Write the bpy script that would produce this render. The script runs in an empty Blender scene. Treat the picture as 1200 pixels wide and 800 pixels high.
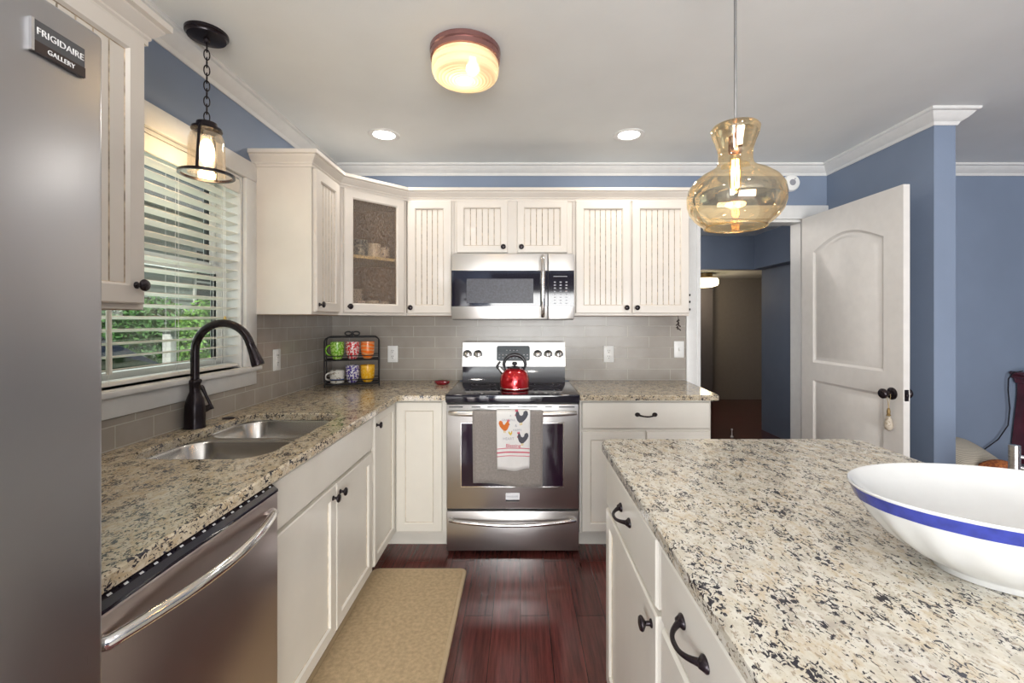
import bpy, bmesh, math, random
from mathutils import Vector, Matrix
from mathutils.geometry import tessellate_polygon
random.seed(7)
PI = math.pi
S = bpy.context.scene
C = S.collection

# ------------------------------------------------------------------ camera, light, exposure
cam_d = bpy.data.cameras.new('camera'); cam = bpy.data.objects.new('camera', cam_d); C.objects.link(cam)
cam.location = (0, 0, 1.343); cam.rotation_euler = (PI/2, 0, 0)
cam_d.sensor_width = 36; cam_d.lens = 525/1200*36
cam_d.shift_x = -10/1200; cam_d.shift_y = -25/1200
cam_d.clip_start = 0.02; cam_d.clip_end = 200
S.camera = cam
S.view_settings.view_transform = 'Standard'; S.view_settings.look = 'None'
S.view_settings.gamma = 1; S.view_settings.use_curve_mapping = False
S.view_settings.exposure = 0.06
S.cycles.use_denoising = True
S.cycles.max_bounces = 8; S.cycles.diffuse_bounces = 4; S.cycles.glossy_bounces = 4
S.cycles.transparent_max_bounces = 16; S.cycles.transmission_bounces = 4
S.cycles.caustics_reflective = False; S.cycles.caustics_refractive = False
S.cycles.sample_clamp_indirect = 6

W = bpy.data.worlds.new('sky'); S.world = W; W.use_nodes = True
nt = W.node_tree; bg = nt.nodes['Background']
sk = nt.nodes.new('ShaderNodeTexSky'); sk.sky_type = 'PREETHAM'; sk.sun_direction = (0.3, -0.4, 0.85)
sk.turbidity = 4
nt.links.new(sk.outputs[0], bg.inputs[0]); bg.inputs[1].default_value = 0.20

def light(name, kind, loc, energy, color=(1,1,1), size=.1, size_y=None, rot=(0,0,0), **kw):
    l = bpy.data.lights.new(name, kind); l.energy = energy; l.color = color
    if kind == 'AREA':
        l.size = size
        if size_y: l.shape = 'RECTANGLE'; l.size_y = size_y
        else: l.shape = 'DISK'
    elif kind == 'SUN': l.angle = size
    else: l.shadow_soft_size = size
    for k, v in kw.items(): setattr(l, k, v)
    o = bpy.data.objects.new(name, l); C.objects.link(o); o.location = loc; o.rotation_euler = rot
    return o
XL0 = -1.349
light('sunlight', 'SUN', (0, 0, 12), 5.0, (1, .96, .88), .02, rot=(math.radians(35), math.radians(12), 0))
# rear, side and dining area lights are unseen fill, added to brighten the rooms
light('rear_fill_light', 'AREA', (0.7, -3.22, 0.97), 275, (.985, .99, .98), 3.1, 1.9, rot=(math.radians(106), 0, 0))
light('side_fill_light', 'AREA', (XL0+.02, -1.9, 1.5), 130, (.97, .98, 1), 1.4, 1.2, rot=(0, -PI/2, 0))  # added to brighten the door and partition from the left
light('dining_fill_light', 'AREA', (5.05, 0.3, 1.45), 3, (.9, .95, 1), 1.6, 1.3, rot=(0, PI/2, 0))  # weak unseen fill added on the dining side
light('sink_window_daylight', 'AREA', (-1.60, 1.76, 1.6), 4.5, (.93, 1, .97), .8, .85, rot=(0, -PI/2, 0))
DOWN_W, DOME_W = 3.6, 2.0

# ------------------------------------------------------------------ geometry helpers
class G:
    def __init__(s): s.bm = bmesh.new(); s.mi = 0
    def face(s, vs):
        try: f = s.bm.faces.new(vs); f.material_index = s.mi; return f
        except ValueError: return None
    def merge(s, b):
        for f in b.faces: f.material_index = s.mi
        me = bpy.data.meshes.new('t'); b.to_mesh(me); b.free(); s.bm.from_mesh(me); bpy.data.meshes.remove(me)
    def box(s, x0, x1, y0, y1, z0, z1, bev=0, seg=2):
        b = bmesh.new()
        v = [b.verts.new((x, y, z)) for x in (x0, x1) for y in (y0, y1) for z in (z0, z1)]
        for q in ((0,1,3,2),(4,6,7,5),(0,4,5,1),(2,3,7,6),(0,2,6,4),(1,5,7,3)): b.faces.new([v[i] for i in q])
        b.normal_update()
        bmesh.ops.recalc_face_normals(b, faces=b.faces)
        if bev: bmesh.ops.bevel(b, geom=list(b.edges), offset=bev, segments=seg, affect='EDGES', profile=.5)
        mi = s.mi
        for f in b.faces: f.material_index = mi
        me = bpy.data.meshes.new('t'); b.to_mesh(me); b.free(); s.bm.from_mesh(me); bpy.data.meshes.remove(me)
        return s
    def rings(s, loops, closed=True, cap0=True, cap1=True):
        V = [[s.bm.verts.new(p) for p in lp] for lp in loops]
        n = len(V[0])
        for a, b in zip(V, V[1:]):
            for i in range(n if closed else n-1):
                j = (i+1) % n
                s.face([a[i], a[j], b[j], b[i]])
        if cap0: s.face(list(reversed(V[0])))
        if cap1: s.face(V[-1])
        return V
    def lathe(s, prof, c=(0,0,0), axis='z', seg=24, cap0=True, cap1=True, ex=1.0):
        loops = []
        for r, h in prof:
            r = max(r, 1e-5); lp = []
            for i in range(seg):
                a = 2*PI*i/seg; u, v = r*math.cos(a)*ex, r*math.sin(a)
                p = {'z': (u, v, h), 'y': (u, h, -v), 'x': (h, u, v)}[axis]
                lp.append((c[0]+p[0], c[1]+p[1], c[2]+p[2]))
            loops.append(lp)
        s.rings(loops, True, cap0, cap1); return s
    def tube(s, pts, r, seg=10, closed=False, caps=True):
        pts = [Vector(p) for p in pts]; n = len(pts)
        R = r if isinstance(r, (list, tuple)) else [r]*n
        T = []
        for i in range(n):
            a = pts[(i-1) % n] if (closed or i > 0) else pts[0]
            b = pts[(i+1) % n] if (closed or i < n-1) else pts[-1]
            T.append((b-a).normalized())
        up = Vector((0, 0, 1)) if abs(T[0].z) < .9 else Vector((1, 0, 0))
        N = (up - T[0]*up.dot(T[0])).normalized()
        loops = []
        for i in range(n):
            N = (N - T[i]*N.dot(T[i])).normalized(); B = T[i].cross(N)
            loops.append([pts[i] + (N*math.cos(2*PI*k/seg) + B*math.sin(2*PI*k/seg))*R[i] for k in range(seg)])
        if closed: loops.append(loops[0]); s.rings(loops, True, False, False); bmesh.ops.remove_doubles(s.bm, verts=s.bm.verts, dist=1e-6)
        else: s.rings(loops, True, caps, caps)
        return s
    def prism(s, poly, axis, a, b):
        def P(u, v, w): return {'z': (u, v, w), 'y': (u, w, v), 'x': (w, u, v)}[axis]
        s.rings([[P(u, v, a) for u, v in poly], [P(u, v, b) for u, v in poly]]); return s
    def slab(s, outer, holes, z0, z1, ch=0.0):
        """horizontal slab with holes and a chamfered upper edge"""
        def off(poly, d):
            n = len(poly); out = []
            for i in range(n):
                p0, p1, p2 = Vector(poly[i-1]), Vector(poly[i]), Vector(poly[(i+1) % n])
                e0, e1 = (p1-p0).normalized(), (p2-p1).normalized()
                n0, n1 = Vector((-e0.y, e0.x)), Vector((-e1.y, e1.x))
                m = (n0+n1).normalized(); k = d/max(.3, m.dot(n0)); out.append(tuple(p1+m*k))
            return out
        polys = [outer] + holes                       # outer ccw, holes cw: inward normal is on the left
        top = [off(p, ch) for p in polys] if ch else polys
        tri = tessellate_polygon([[Vector((x, y, 0)) for x, y in p] for p in top])
        flat = [q for p in top for q in p]; flatb = [q for p in polys for q in p]
        vt = [s.bm.verts.new((x, y, z1)) for x, y in flat]
        vb = [s.bm.verts.new((x, y, z0)) for x, y in flatb]
        vm = [s.bm.verts.new((x, y, z1-ch)) for x, y in flatb] if ch else vt
        for t in tri: s.face([vt[i] for i in t]); s.face([vb[i] for i in reversed(t)])
        k = 0
        for p in polys:
            n = len(p)
            for i in range(n):
                a, b = k+i, k+(i+1) % n
                s.face([vb[a], vb[b], vm[b], vm[a]])
                if ch: s.face([vm[a], vm[b], vt[b], vt[a]])
            k += n
        return s
    def sweep(s, path, prof, closed=False):
        """moulding: path in XY, prof [(outward, z)], outward is to the right of travel"""
        P = [Vector(p) for p in path]; n = len(P); loops = []
        for i in range(n):
            d0 = (P[i]-P[i-1]).normalized() if i > 0 else (P[1]-P[0]).normalized()
            d1 = (P[i+1]-P[i]).normalized() if i < n-1 else d0
            r0, r1 = Vector((d0.y, -d0.x)), Vector((d1.y, -d1.x))
            m = (r0+r1).normalized(); k = 1/max(.3, m.dot(r0))
            loops.append([(P[i].x+m.x*k*o, P[i].y+m.y*k*o, z) for o, z in prof])
        s.rings(loops, True, True, True); return s
    def rects(s, loops, cap=True, mis=None):
        """nested rectangles (x0,x1,z0,z1,y) bridged; optional material per step"""
        L = [[(a, y, c), (b, y, c), (b, y, d), (a, y, d)] for a, b, c, d, y in loops]
        V = [[s.bm.verts.new(p) for p in lp] for lp in L]
        for k, (p, q) in enumerate(zip(V, V[1:])):
            if mis: s.mi = mis[k]
            for i in range(4): s.face([p[i], p[(i+1) % 4], q[(i+1) % 4], q[i]])
        s.mi = 0
        if cap: s.face(V[-1])
        return V

MW = {}   # object name -> world matrix at build time
def place(o, parent, loc=(0,0,0), rotz=0):
    m = Matrix.Translation(loc) @ Matrix.Rotation(rotz, 4, 'Z')
    C.objects.link(o); o.location = loc; o.rotation_euler = (0, 0, rotz)
    if parent is not None:
        o.parent = parent; m = MW[parent.name] @ m
    MW[o.name] = m
    return o
def tag(o, label=None, cat=None, group=None, kind=None):
    if label: o['label'] = label
    if cat: o['category'] = cat
    if group: o['group'] = group
    if kind: o['kind'] = kind
    return o
def thing(name, label, cat, loc=(0,0,0), rotz=0, group=None):
    return tag(place(bpy.data.objects.new(name, None), None, loc, rotz), label, cat, group)
def build(name, g, mats, parent=None, world=False, smooth=38, loc=(0,0,0), label=None):
    me = bpy.data.meshes.new(name)
    bmesh.ops.remove_doubles(g.bm, verts=g.bm.verts, dist=2e-5)
    bmesh.ops.recalc_face_normals(g.bm, faces=g.bm.faces)
    g.bm.to_mesh(me); g.bm.free()
    for m in (mats if isinstance(mats, (list, tuple)) else [mats]): me.materials.append(m)
    if smooth:
        for p in me.polygons: p.use_smooth = True
        me.set_sharp_from_angle(angle=math.radians(smooth))
    o = bpy.data.objects.new(name, me)
    if world and parent is not None: me.transform(MW[parent.name].inverted())
    place(o, parent, loc if parent is None or not world else (0,0,0))
    if label: o['label'] = label
    return o
def single(name, g, mats, label, cat, loc, group=None, smooth=38, world=True):
    """a thing that is one mesh, with its origin at its base"""
    if world: g.bm.transform(Matrix.Translation(loc).inverted())
    o = build(name, g, mats, None, smooth=smooth, loc=loc)
    return tag(o, label, cat, group)
def struct(name, g, mats, smooth=38):
    return tag(build(name, g, mats, None, smooth=smooth), kind='structure')
def copy_tree(o, parent=None):
    c = o.copy(); C.objects.link(c); c.parent = parent
    for ch in list(o.children): copy_tree(ch, c)
    return c
def text(name, body, size, m, mat, parent, ext=.0004, align='CENTER'):
    cu = bpy.data.curves.new(name, 'FONT'); cu.body = body; cu.size = size; cu.extrude = ext
    cu.align_x = align; cu.align_y = 'CENTER'; cu.resolution_u = 3; cu.materials.append(mat)
    tmp = bpy.data.objects.new('tmp', cu); C.objects.link(tmp)
    dg = bpy.context.evaluated_depsgraph_get(); me = bpy.data.meshes.new_from_object(tmp.evaluated_get(dg))
    bpy.data.objects.remove(tmp); me.materials.clear(); me.materials.append(mat)
    o = bpy.data.objects.new(name, me); C.objects.link(o); o.parent = parent
    o.matrix_basis = MW[parent.name].inverted() @ m
    MW[o.name] = m
    return o
def face_mat(loc, normal):   # text lying on a plane with this horizontal normal, z up
    n = Vector(normal).normalized(); z = Vector((0, 0, 1)); x = z.cross(n)
    return Matrix.Translation(loc) @ Matrix((x, z, n)).transposed().to_4x4()

# ------------------------------------------------------------------ materials
def mat(name):
    m = bpy.data.materials.new(name); m.use_nodes = True
    return m, m.node_tree, m.node_tree.nodes['Principled BSDF']
def simple(name, col, rough=.5, metal=0, spec=.5, emit=None, es=0, noise=0, nscale=20, bump=0, bscale=200, coat=0, sheen=0):
    m, t, b = mat(name)
    b.inputs['Base Color'].default_value = (*col, 1); b.inputs['Roughness'].default_value = rough
    b.inputs['Metallic'].default_value = metal; b.inputs['Specular IOR Level'].default_value = spec
    if coat: b.inputs['Coat Weight'].default_value = coat; b.inputs['Coat Roughness'].default_value = .05
    if sheen: b.inputs['Sheen Weight'].default_value = sheen
    if emit: b.inputs['Emission Color'].default_value = (*emit, 1); b.inputs['Emission Strength'].default_value = es
    tc = t.nodes.new('ShaderNodeTexCoord')
    n = t.nodes.new('ShaderNodeTexNoise'); n.inputs['Scale'].default_value = nscale; n.inputs['Detail'].default_value = 3
    t.links.new(tc.outputs['Object'], n.inputs['Vector'])
    a = noise or .03
    r = t.nodes.new('ShaderNodeValToRGB')
    r.color_ramp.elements[0].position = .3; r.color_ramp.elements[1].position = .7
    r.color_ramp.elements[0].color = (*[c*(1-a) for c in col], 1); r.color_ramp.elements[1].color = (*[min(1, c*(1+a)) for c in col], 1)
    t.links.new(n.outputs['Fac'], r.inputs[0]); t.links.new(r.outputs[0], b.inputs['Base Color'])
    if bump:
        n2 = t.nodes.new('ShaderNodeTexNoise'); n2.inputs['Scale'].default_value = bscale
        t.links.new(tc.outputs['Object'], n2.inputs['Vector'])
        bp = t.nodes.new('ShaderNodeBump'); bp.inputs['Strength'].default_value = bump; bp.inputs['Distance'].default_value = .002
        t.links.new(n2.outputs['Fac'], bp.inputs['Height']); t.links.new(bp.outputs[0], b.inputs['Normal'])
    return m
def N(t, typ, **kw):
    n = t.nodes.new(typ)
    for k, v in kw.items():
        if k in n.inputs: n.inputs[k].default_value = v
        else: setattr(n, k, v)
    return n
def ramp(t, fac, stops):
    r = t.nodes.new('ShaderNodeValToRGB'); e = r.color_ramp.elements
    e[0].position, e[0].color = stops[0][0], (*stops[0][1], 1)
    e[1].position, e[1].color = stops[-1][0], (*stops[-1][1], 1)
    for p, c in stops[1:-1]:
        q = e.new(p); q.color = (*c, 1)
    t.links.new(fac, r.inputs[0]); return r
def mixc(t, fac, a, b):
    m = t.nodes.new('ShaderNodeMix'); m.data_type = 'RGBA'
    if isinstance(fac, (int, float)): m.inputs[0].default_value = fac
    else: t.links.new(fac, m.inputs[0])
    for k, v in ((6, a), (7, b)):
        if isinstance(v, tuple): m.inputs[k].default_value = (*v, 1)
        else: t.links.new(v, m.inputs[k])
    return m.outputs[2]

def granite(name, warm_light=0.0, th=.800):
    m, t, b = mat(name); L = t.links.new
    tc = N(t, 'ShaderNodeTexCoord')
    mp = N(t, 'ShaderNodeMapping'); L(tc.outputs['Object'], mp.inputs[0]); mp.inputs['Rotation'].default_value = (.2, .1, .5); mp.inputs['Scale'].default_value = (1, .62, 1)
    n1 = N(t, 'ShaderNodeTexNoise', Scale=22, Detail=5, Roughness=.6, Distortion=.5); L(mp.outputs[0], n1.inputs[0])
    base = ramp(t, n1.outputs['Fac'], [(.30, (.42, .38, .32)), (.42, (.50, .46, .38)), (.5, (.58, .54, .45)), (.58, (.52, .44, .32)), (.66, (.60, .57, .50)), (.8, (.47, .45, .41))])
    n2 = N(t, 'ShaderNodeTexNoise', Scale=48, Detail=4, Roughness=.65); L(mp.outputs[0], n2.inputs[0])
    r2 = ramp(t, n2.outputs['Fac'], [(.46, (0, 0, 0)), (.60, (.85, .85, .85))])
    c1 = mixc(t, r2.outputs[0], base.outputs[0], (.66, .635, .565))
    n3 = N(t, 'ShaderNodeTexNoise', Scale=150, Detail=3, Roughness=.6); L(mp.outputs[0], n3.inputs[0])
    r3 = ramp(t, n3.outputs['Fac'], [(.58, (0, 0, 0)), (.64, (.8, .8, .8))])
    c2 = mixc(t, r3.outputs[0], c1, (.30, .24, .18))
    n4 = N(t, 'ShaderNodeTexNoise', Scale=145, Detail=4, Roughness=.6, Distortion=1.0); L(mp.outputs[0], n4.inputs[0])
    n5 = N(t, 'ShaderNodeTexNoise', Scale=30, Detail=2); L(mp.outputs[0], n5.inputs[0])
    ad = N(t, 'ShaderNodeMath', operation='MULTIPLY_ADD'); L(n5.outputs['Fac'], ad.inputs[0]); ad.inputs[1].default_value = .45; L(n4.outputs['Fac'], ad.inputs[2])
    r4 = ramp(t, ad.outputs[0], [(th-.01, (0, 0, 0)), (th+.01, (1, 1, 1))])
    if warm_light:  # warm lighting multiplied into the granite colour
        mu = t.nodes.new('ShaderNodeMix'); mu.data_type = 'RGBA'; mu.blend_type = 'MULTIPLY'; mu.inputs[0].default_value = warm_light
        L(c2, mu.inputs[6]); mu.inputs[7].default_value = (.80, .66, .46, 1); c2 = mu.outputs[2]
    c3 = mixc(t, r4.outputs[0], c2, (.030, .028, .036))
    L(c3, b.inputs['Base Color']); b.inputs['Roughness'].default_value = .17
    b.inputs['Specular IOR Level'].default_value = .5
    return m
def steel(name, col=(.62, .60, .58), rough=.28, axis=(1, 1, 60)):
    m, t, b = mat(name); L = t.links.new
    b.inputs['Base Color'].default_value = (*col, 1); b.inputs['Metallic'].default_value = 1
    tc = N(t, 'ShaderNodeTexCoord'); mp = N(t, 'ShaderNodeMapping'); L(tc.outputs['Object'], mp.inputs[0]); mp.inputs['Scale'].default_value = axis
    n = N(t, 'ShaderNodeTexNoise', Scale=14, Detail=3); L(mp.outputs[0], n.inputs[0])
    mr = N(t, 'ShaderNodeMapRange'); L(n.outputs['Fac'], mr.inputs[0]); mr.inputs[3].default_value = rough-.05; mr.inputs[4].default_value = rough+.07
    L(mr.outputs[0], b.inputs['Roughness'])
    bp = N(t, 'ShaderNodeBump', Strength=.06, Distance=.001); L(n.outputs['Fac'], bp.inputs['Height']); L(bp.outputs[0], b.inputs['Normal'])
    return m
def bricks(name, comb, c1, c2, mortar, w, h, ms, rough, off=.5, var=0, grain=False, bump=.3, spec=.5):
    m, t, b = mat(name); L = t.links.new
    tc = N(t, 'ShaderNodeTexCoord'); sx = N(t, 'ShaderNodeSeparateXYZ'); L(tc.outputs['Object'], sx.inputs[0])
    cb = N(t, 'ShaderNodeCombineXYZ'); L(sx.outputs[comb[0]], cb.inputs[0]); L(sx.outputs[comb[1]], cb.inputs[1])
    br = N(t, 'ShaderNodeTexBrick'); L(cb.outputs[0], br.inputs['Vector'])
    br.offset = off; br.inputs['Color1'].default_value = (*c1, 1); br.inputs['Color2'].default_value = (*c2, 1); br.inputs['Mortar'].default_value = (*mortar, 1)
    br.inputs['Scale'].default_value = 1; br.inputs['Brick Width'].default_value = w; br.inputs['Row Height'].default_value = h; br.inputs['Mortar Size'].default_value = ms
    br.inputs['Mortar Smooth'].default_value = .1
    col = br.outputs['Color']
    if grain:
        mp = N(t, 'ShaderNodeMapping'); L(tc.outputs['Object'], mp.inputs[0]); mp.inputs['Scale'].default_value = (22, 1.2, 1)
        n = N(t, 'ShaderNodeTexNoise', Scale=3, Detail=6, Roughness=.65); L(mp.outputs[0], n.inputs[0])
        r = ramp(t, n.outputs['Fac'], [(.3, (.45, .42, .42)), (.7, (1.5, 1.35, 1.35))])
        mx = t.nodes.new('ShaderNodeMix'); mx.data_type = 'RGBA'; mx.blend_type = 'MULTIPLY'; mx.inputs[0].default_value = 1
        L(col, mx.inputs[6]); L(r.outputs[0], mx.inputs[7]); col = mx.outputs[2]
    else:
        n = N(t, 'ShaderNodeTexNoise', Scale=9, Detail=2); L(tc.outputs['Object'], n.inputs[0])
        r = ramp(t, n.outputs['Fac'], [(.3, (.93, .92, .91)), (.7, (1.07, 1.07, 1.07))])
        mx = t.nodes.new('ShaderNodeMix'); mx.data_type = 'RGBA'; mx.blend_type = 'MULTIPLY'; mx.inputs[0].default_value = 1
        L(col, mx.inputs[6]); L(r.outputs[0], mx.inputs[7]); col = mx.outputs[2]
    L(col, b.inputs['Base Color']); b.inputs['Roughness'].default_value = rough; b.inputs['Specular IOR Level'].default_value = spec
    iv = N(t, 'ShaderNodeMath', operation='SUBTRACT'); iv.inputs[0].default_value = 1; L(br.outputs['Fac'], iv.inputs[1])
    bp = N(t, 'ShaderNodeBump', Strength=bump, Distance=.002); L(iv.outputs[0], bp.inputs['Height']); L(bp.outputs[0], b.inputs['Normal'])
    return m
def glass(name, tint, gl=(1, 1, 1), base=.06, rough=.02, edge=.75):
    """thin glass: tinted see-through plus mirror reflection growing towards grazing angles"""
    m, t, b = mat(name); L = t.links.new; t.nodes.remove(b)
    out = t.nodes['Material Output']
    tr = N(t, 'ShaderNodeBsdfTransparent'); tr.inputs[0].default_value = (*tint, 1)
    g = N(t, 'ShaderNodeBsdfGlossy'); g.inputs['Color'].default_value = (*gl, 1); g.inputs['Roughness'].default_value = rough
    lw = N(t, 'ShaderNodeLayerWeight', Blend=.5)
    mr = N(t, 'ShaderNodeMapRange'); L(lw.outputs['Facing'], mr.inputs[0]); mr.inputs[3].default_value = base; mr.inputs[4].default_value = edge
    pw = N(t, 'ShaderNodeMath', operation='POWER'); L(lw.outputs['Facing'], pw.inputs[0]); pw.inputs[1].default_value = 2.0; L(pw.outputs[0], mr.inputs[0])
    mx = N(t, 'ShaderNodeMixShader'); L(mr.outputs[0], mx.inputs[0]); L(tr.outputs[0], mx.inputs[1]); L(g.outputs[0], mx.inputs[2])
    L(mx.outputs[0], out.inputs[0]); return m
def rain_glass(name):
    m, t, b = mat(name); L = t.links.new; out = t.nodes['Material Output']
    tc = N(t, 'ShaderNodeTexCoord'); mp = N(t, 'ShaderNodeMapping'); L(tc.outputs['Object'], mp.inputs[0]); mp.inputs['Scale'].default_value = (1, 1, .45)
    n = N(t, 'ShaderNodeTexNoise', Scale=170, Detail=2, Roughness=.6); L(mp.outputs[0], n.inputs[0])
    b.inputs['Base Color'].default_value = (.36, .32, .29, 1); b.inputs['Roughness'].default_value = .2
    bp = N(t, 'ShaderNodeBump', Strength=.5, Distance=.003); L(n.outputs['Fac'], bp.inputs['Height']); L(bp.outputs[0], b.inputs['Normal'])
    tr = N(t, 'ShaderNodeBsdfTransparent'); tr.inputs[0].default_value = (.95, .88, .80, 1)
    r = ramp(t, n.outputs['Fac'], [(.4, (.05, .05, .05)), (.62, (.36, .36, .36))])
    mx = N(t, 'ShaderNodeMixShader'); L(r.outputs[0], mx.inputs[0]); L(tr.outputs[0], mx.inputs[1]); L(b.outputs[0], mx.inputs[2])
    L(mx.outputs[0], out.inputs[0]); return m
def pattern(name, a, b_, scale, th=.5, kind='noise', rough=.25):
    m, t, b = mat(name); L = t.links.new; tc = N(t, 'ShaderNodeTexCoord')
    if kind == 'wave':
        n = N(t, 'ShaderNodeTexWave', Scale=scale, Distortion=6, Detail=1); L(tc.outputs['Object'], n.inputs[0]); n.bands_direction = 'Z'; f = n.outputs['Fac']
    elif kind == 'stripe':
        n = N(t, 'ShaderNodeTexWave', Scale=scale, Distortion=1.2, Detail=2); L(tc.outputs['Object'], n.inputs[0]); n.bands_direction = 'Y'; f = n.outputs['Fac']
    elif kind == 'voronoi':
        n = N(t, 'ShaderNodeTexVoronoi', Scale=scale); n.feature = 'DISTANCE_TO_EDGE'; L(tc.outputs['Object'], n.inputs[0]); f = n.outputs[0]
    else:
        n = N(t, 'ShaderNodeTexNoise', Scale=scale, Detail=1); L(tc.outputs['Object'], n.inputs[0]); f = n.outputs['Fac']
    r = ramp(t, f, [(th-.02, a), (th+.02, b_)]); L(r.outputs[0], b.inputs['Base Color'])
    b.inputs['Roughness'].default_value = rough; return m

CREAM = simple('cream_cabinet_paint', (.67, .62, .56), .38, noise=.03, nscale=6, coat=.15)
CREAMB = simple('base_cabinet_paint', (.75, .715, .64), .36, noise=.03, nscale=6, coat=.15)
GLAZE = simple('brown_glaze', (.42, .33, .23), .5, noise=.5, nscale=45)
GLAZE2 = simple('light_tan_glaze', (.55, .46, .33), .5, noise=.35, nscale=30)
TRIM = simple('white_trim_paint', (.70, .695, .68), .35)
DOORW = simple('door_paint', (.68, .65, .615), .4)
BLUE = simple('blue_wall_paint', (.185, .230, .315), .6, noise=.05, nscale=3, bump=.15, bscale=160)
HALLB = simple('hall_wall_paint', (.20, .245, .33), .6, noise=.05, nscale=3)
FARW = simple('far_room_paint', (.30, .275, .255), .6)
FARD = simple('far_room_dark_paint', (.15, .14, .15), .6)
CEIL = simple('ceiling_paint', (.81, .83, .82), .8, noise=.02, nscale=4, bump=.25, bscale=90)
GRAN = granite('speckled_granite', 0, .806)
GRANWARM = granite('warm_lit_granite', .55, .790)  # island granite again, with the warmer light on these counters put into its colour
STEEL = steel('brushed_stainless', (.66, .63, .60), .27)
STEELV = steel('brushed_stainless_doors', (.56, .54, .53), .30, axis=(1, 1, 60))
STEELF = steel('fridge_stainless', (.43, .43, .45), .30, axis=(1, 60, 1))
STEELM = steel('microwave_stainless', (.80, .78, .76), .30)
CHROME = simple('polished_steel', (.78, .77, .76), .12, 1)
BRONZE = simple('oil_rubbed_bronze', (.020, .014, .017), .26, .5, noise=.3)
BLACK = simple('black_plastic', (.012, .011, .015), .25)
BLKGL = simple('black_glass', (.010, .009, .018), .06, coat=.6)
DARKGL = simple('oven_window_glass', (.022, .010, .022), .05)
GREYP = simple('grey_appliance_side', (.10, .10, .105), .5)
WHITEP = simple('white_plastic', (.82, .82, .80), .3)
MARK = simple('grey_marking', (.30, .30, .33), .4)
WHITEM = simple('white_marking', (.75, .75, .75), .4)
SLOT = simple('dark_slot', (.02, .02, .02), .5)
WOODIN = simple('brown_cabinet_interior', (.30, .23, .18), .6, noise=.15, nscale=12)
WOODUN = simple('raw_wood_underside', (.33, .20, .12), .6, noise=.15, nscale=12)
SHELFE = simple('pale_shelf', (.70, .62, .38), .5)
FLOOR = bricks('cherry_planks', (1, 0), (.125, .036, .031), (.080, .026, .023), (.016, .006, .006), 1.25, .127, .0016, .15, off=.37, grain=True, bump=.5)
TILEB = bricks('taupe_subway_tile', (0, 2), (.36, .325, .285), (.335, .305, .27), (.48, .45, .40), .3048, .0765, .0022, .24, bump=.6)
TILEL = bricks('taupe_subway_tile_side', (1, 2), (.37, .335, .295), (.345, .31, .275), (.50, .47, .42), .156, .0765, .0022, .24, bump=.6)
GLASSC = glass('window_glass', (.95, .98, .96), base=.03, edge=.4)
AMBER = glass('amber_lustre_glass', (.97, .87, .69), (1, .88, .66), base=.14, rough=.015, edge=.95)
SEEDY = glass('seeded_clear_glass', (.98, .95, .90), (1, .96, .9), base=.10, rough=.12, edge=.6)
RAIN = rain_glass('rain_glass')
BULB = simple('lit_warm_bulb', (1, .8, .5), .3, emit=(1, .58, .20), es=9)
BULBW = simple('lit_pale_bulb', (1, .9, .7), .3, emit=(1, .86, .62), es=9)
LED = simple('lit_led_disc', (1, 1, 1), .3, emit=(1, .97, .92), es=7)
HALLG = simple('lit_hall_globe', (1, 1, 1), .3, emit=(1, .82, .50), es=3.5)
MAT_ = simple('woven_beige_mat', (.50, .375, .225), .75, noise=.16, nscale=60, bump=.8, bscale=420)
MATE = simple('mat_border', (.52, .40, .25), .6)
PORC = simple('white_porcelain', (.58, .58, .57), .12, coat=.4)
PORCO = simple('cream_glazed_porcelain', (.78, .76, .70), .15, coat=.4)
BAND = simple('cobalt_band', (.030, .042, .25), .2, noise=.2, nscale=60)
RED = simple('red_enamel', (.55, .008, .015), .14, .55, coat=.8)
REDD = simple('dark_red_glaze', (.20, .012, .02), .12, coat=.6)
TOWELG = simple('taupe_terry', (.30, .27, .25), .95, noise=.12, nscale=120, bump=1, bscale=500, sheen=.3)
TOWELW = simple('white_cotton', (.80, .79, .78), .9, bump=.4, bscale=500)
PINK = simple('red_print', (.62, .10, .16), .9)
GREYPR = simple('grey_print', (.42, .43, .47), .9)
CHAR = simple('charcoal_print', (.09, .09, .11), .9)
ORNG = simple('orange_print', (.65, .17, .03), .9)
YEL = simple('yellow_print', (.70, .50, .06), .9)
MAHOG = simple('dark_mahogany', (.085, .012, .022), .2, noise=.4, nscale=8, coat=.5)
WAL = simple('walnut_bench', (.10, .045, .025), .4, noise=.3)
LEATHER = simple('grey_bench_fabric', (.16, .15, .16), .9)

# ------------------------------------------------------------------ the setting
XL, YB, ZC, XR, YR = -1.349, 3.2, 2.445, 5.2, -3.4
g = G(); g.box(XL-.14, XR+.1, YR-.1, 8.0, -.1, 0); struct('floor', g, FLOOR, 0)
g = G(); g.box(XL-.14, XR+.1, YR-.1, YB+.12, ZC, ZC+.08); struct('ceiling', g, CEIL, 0)
WY0, WY1, WZ0, WZ1 = 1.36, 2.172, 1.115, 2.035       # kitchen window opening
g = G()  # includes an unseen gap added for the side fill light
for a in ((YR-.1, -2.6, 0, ZC), (-1.2, WY0, 0, ZC), (-2.6, -1.2, 0, .9), (-2.6, -1.2, 2.1, ZC), (WY1, YB+.12, 0, ZC), (WY0, WY1, 0, WZ0), (WY0, WY1, WZ1, ZC)):
    g.box(XL-.14, XL, a[0], a[1], a[2], a[3])
struct('wall_left', g, BLUE, 0)
DX0, DX1, DZ = 1.268, 2.018, 2.06
g = G()
for a in ((XL, DX0, 0, ZC), (DX1, XR, 0, ZC), (DX0, DX1, DZ, ZC)): g.box(a[0], a[1], YB, YB+.12, a[2], a[3])
struct('wall_back', g, BLUE, 0)
g = G(); g.box(2.187, 2.302, 2.37, YB, 0, ZC); struct('wall_partition', g, BLUE, 0)
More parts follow.
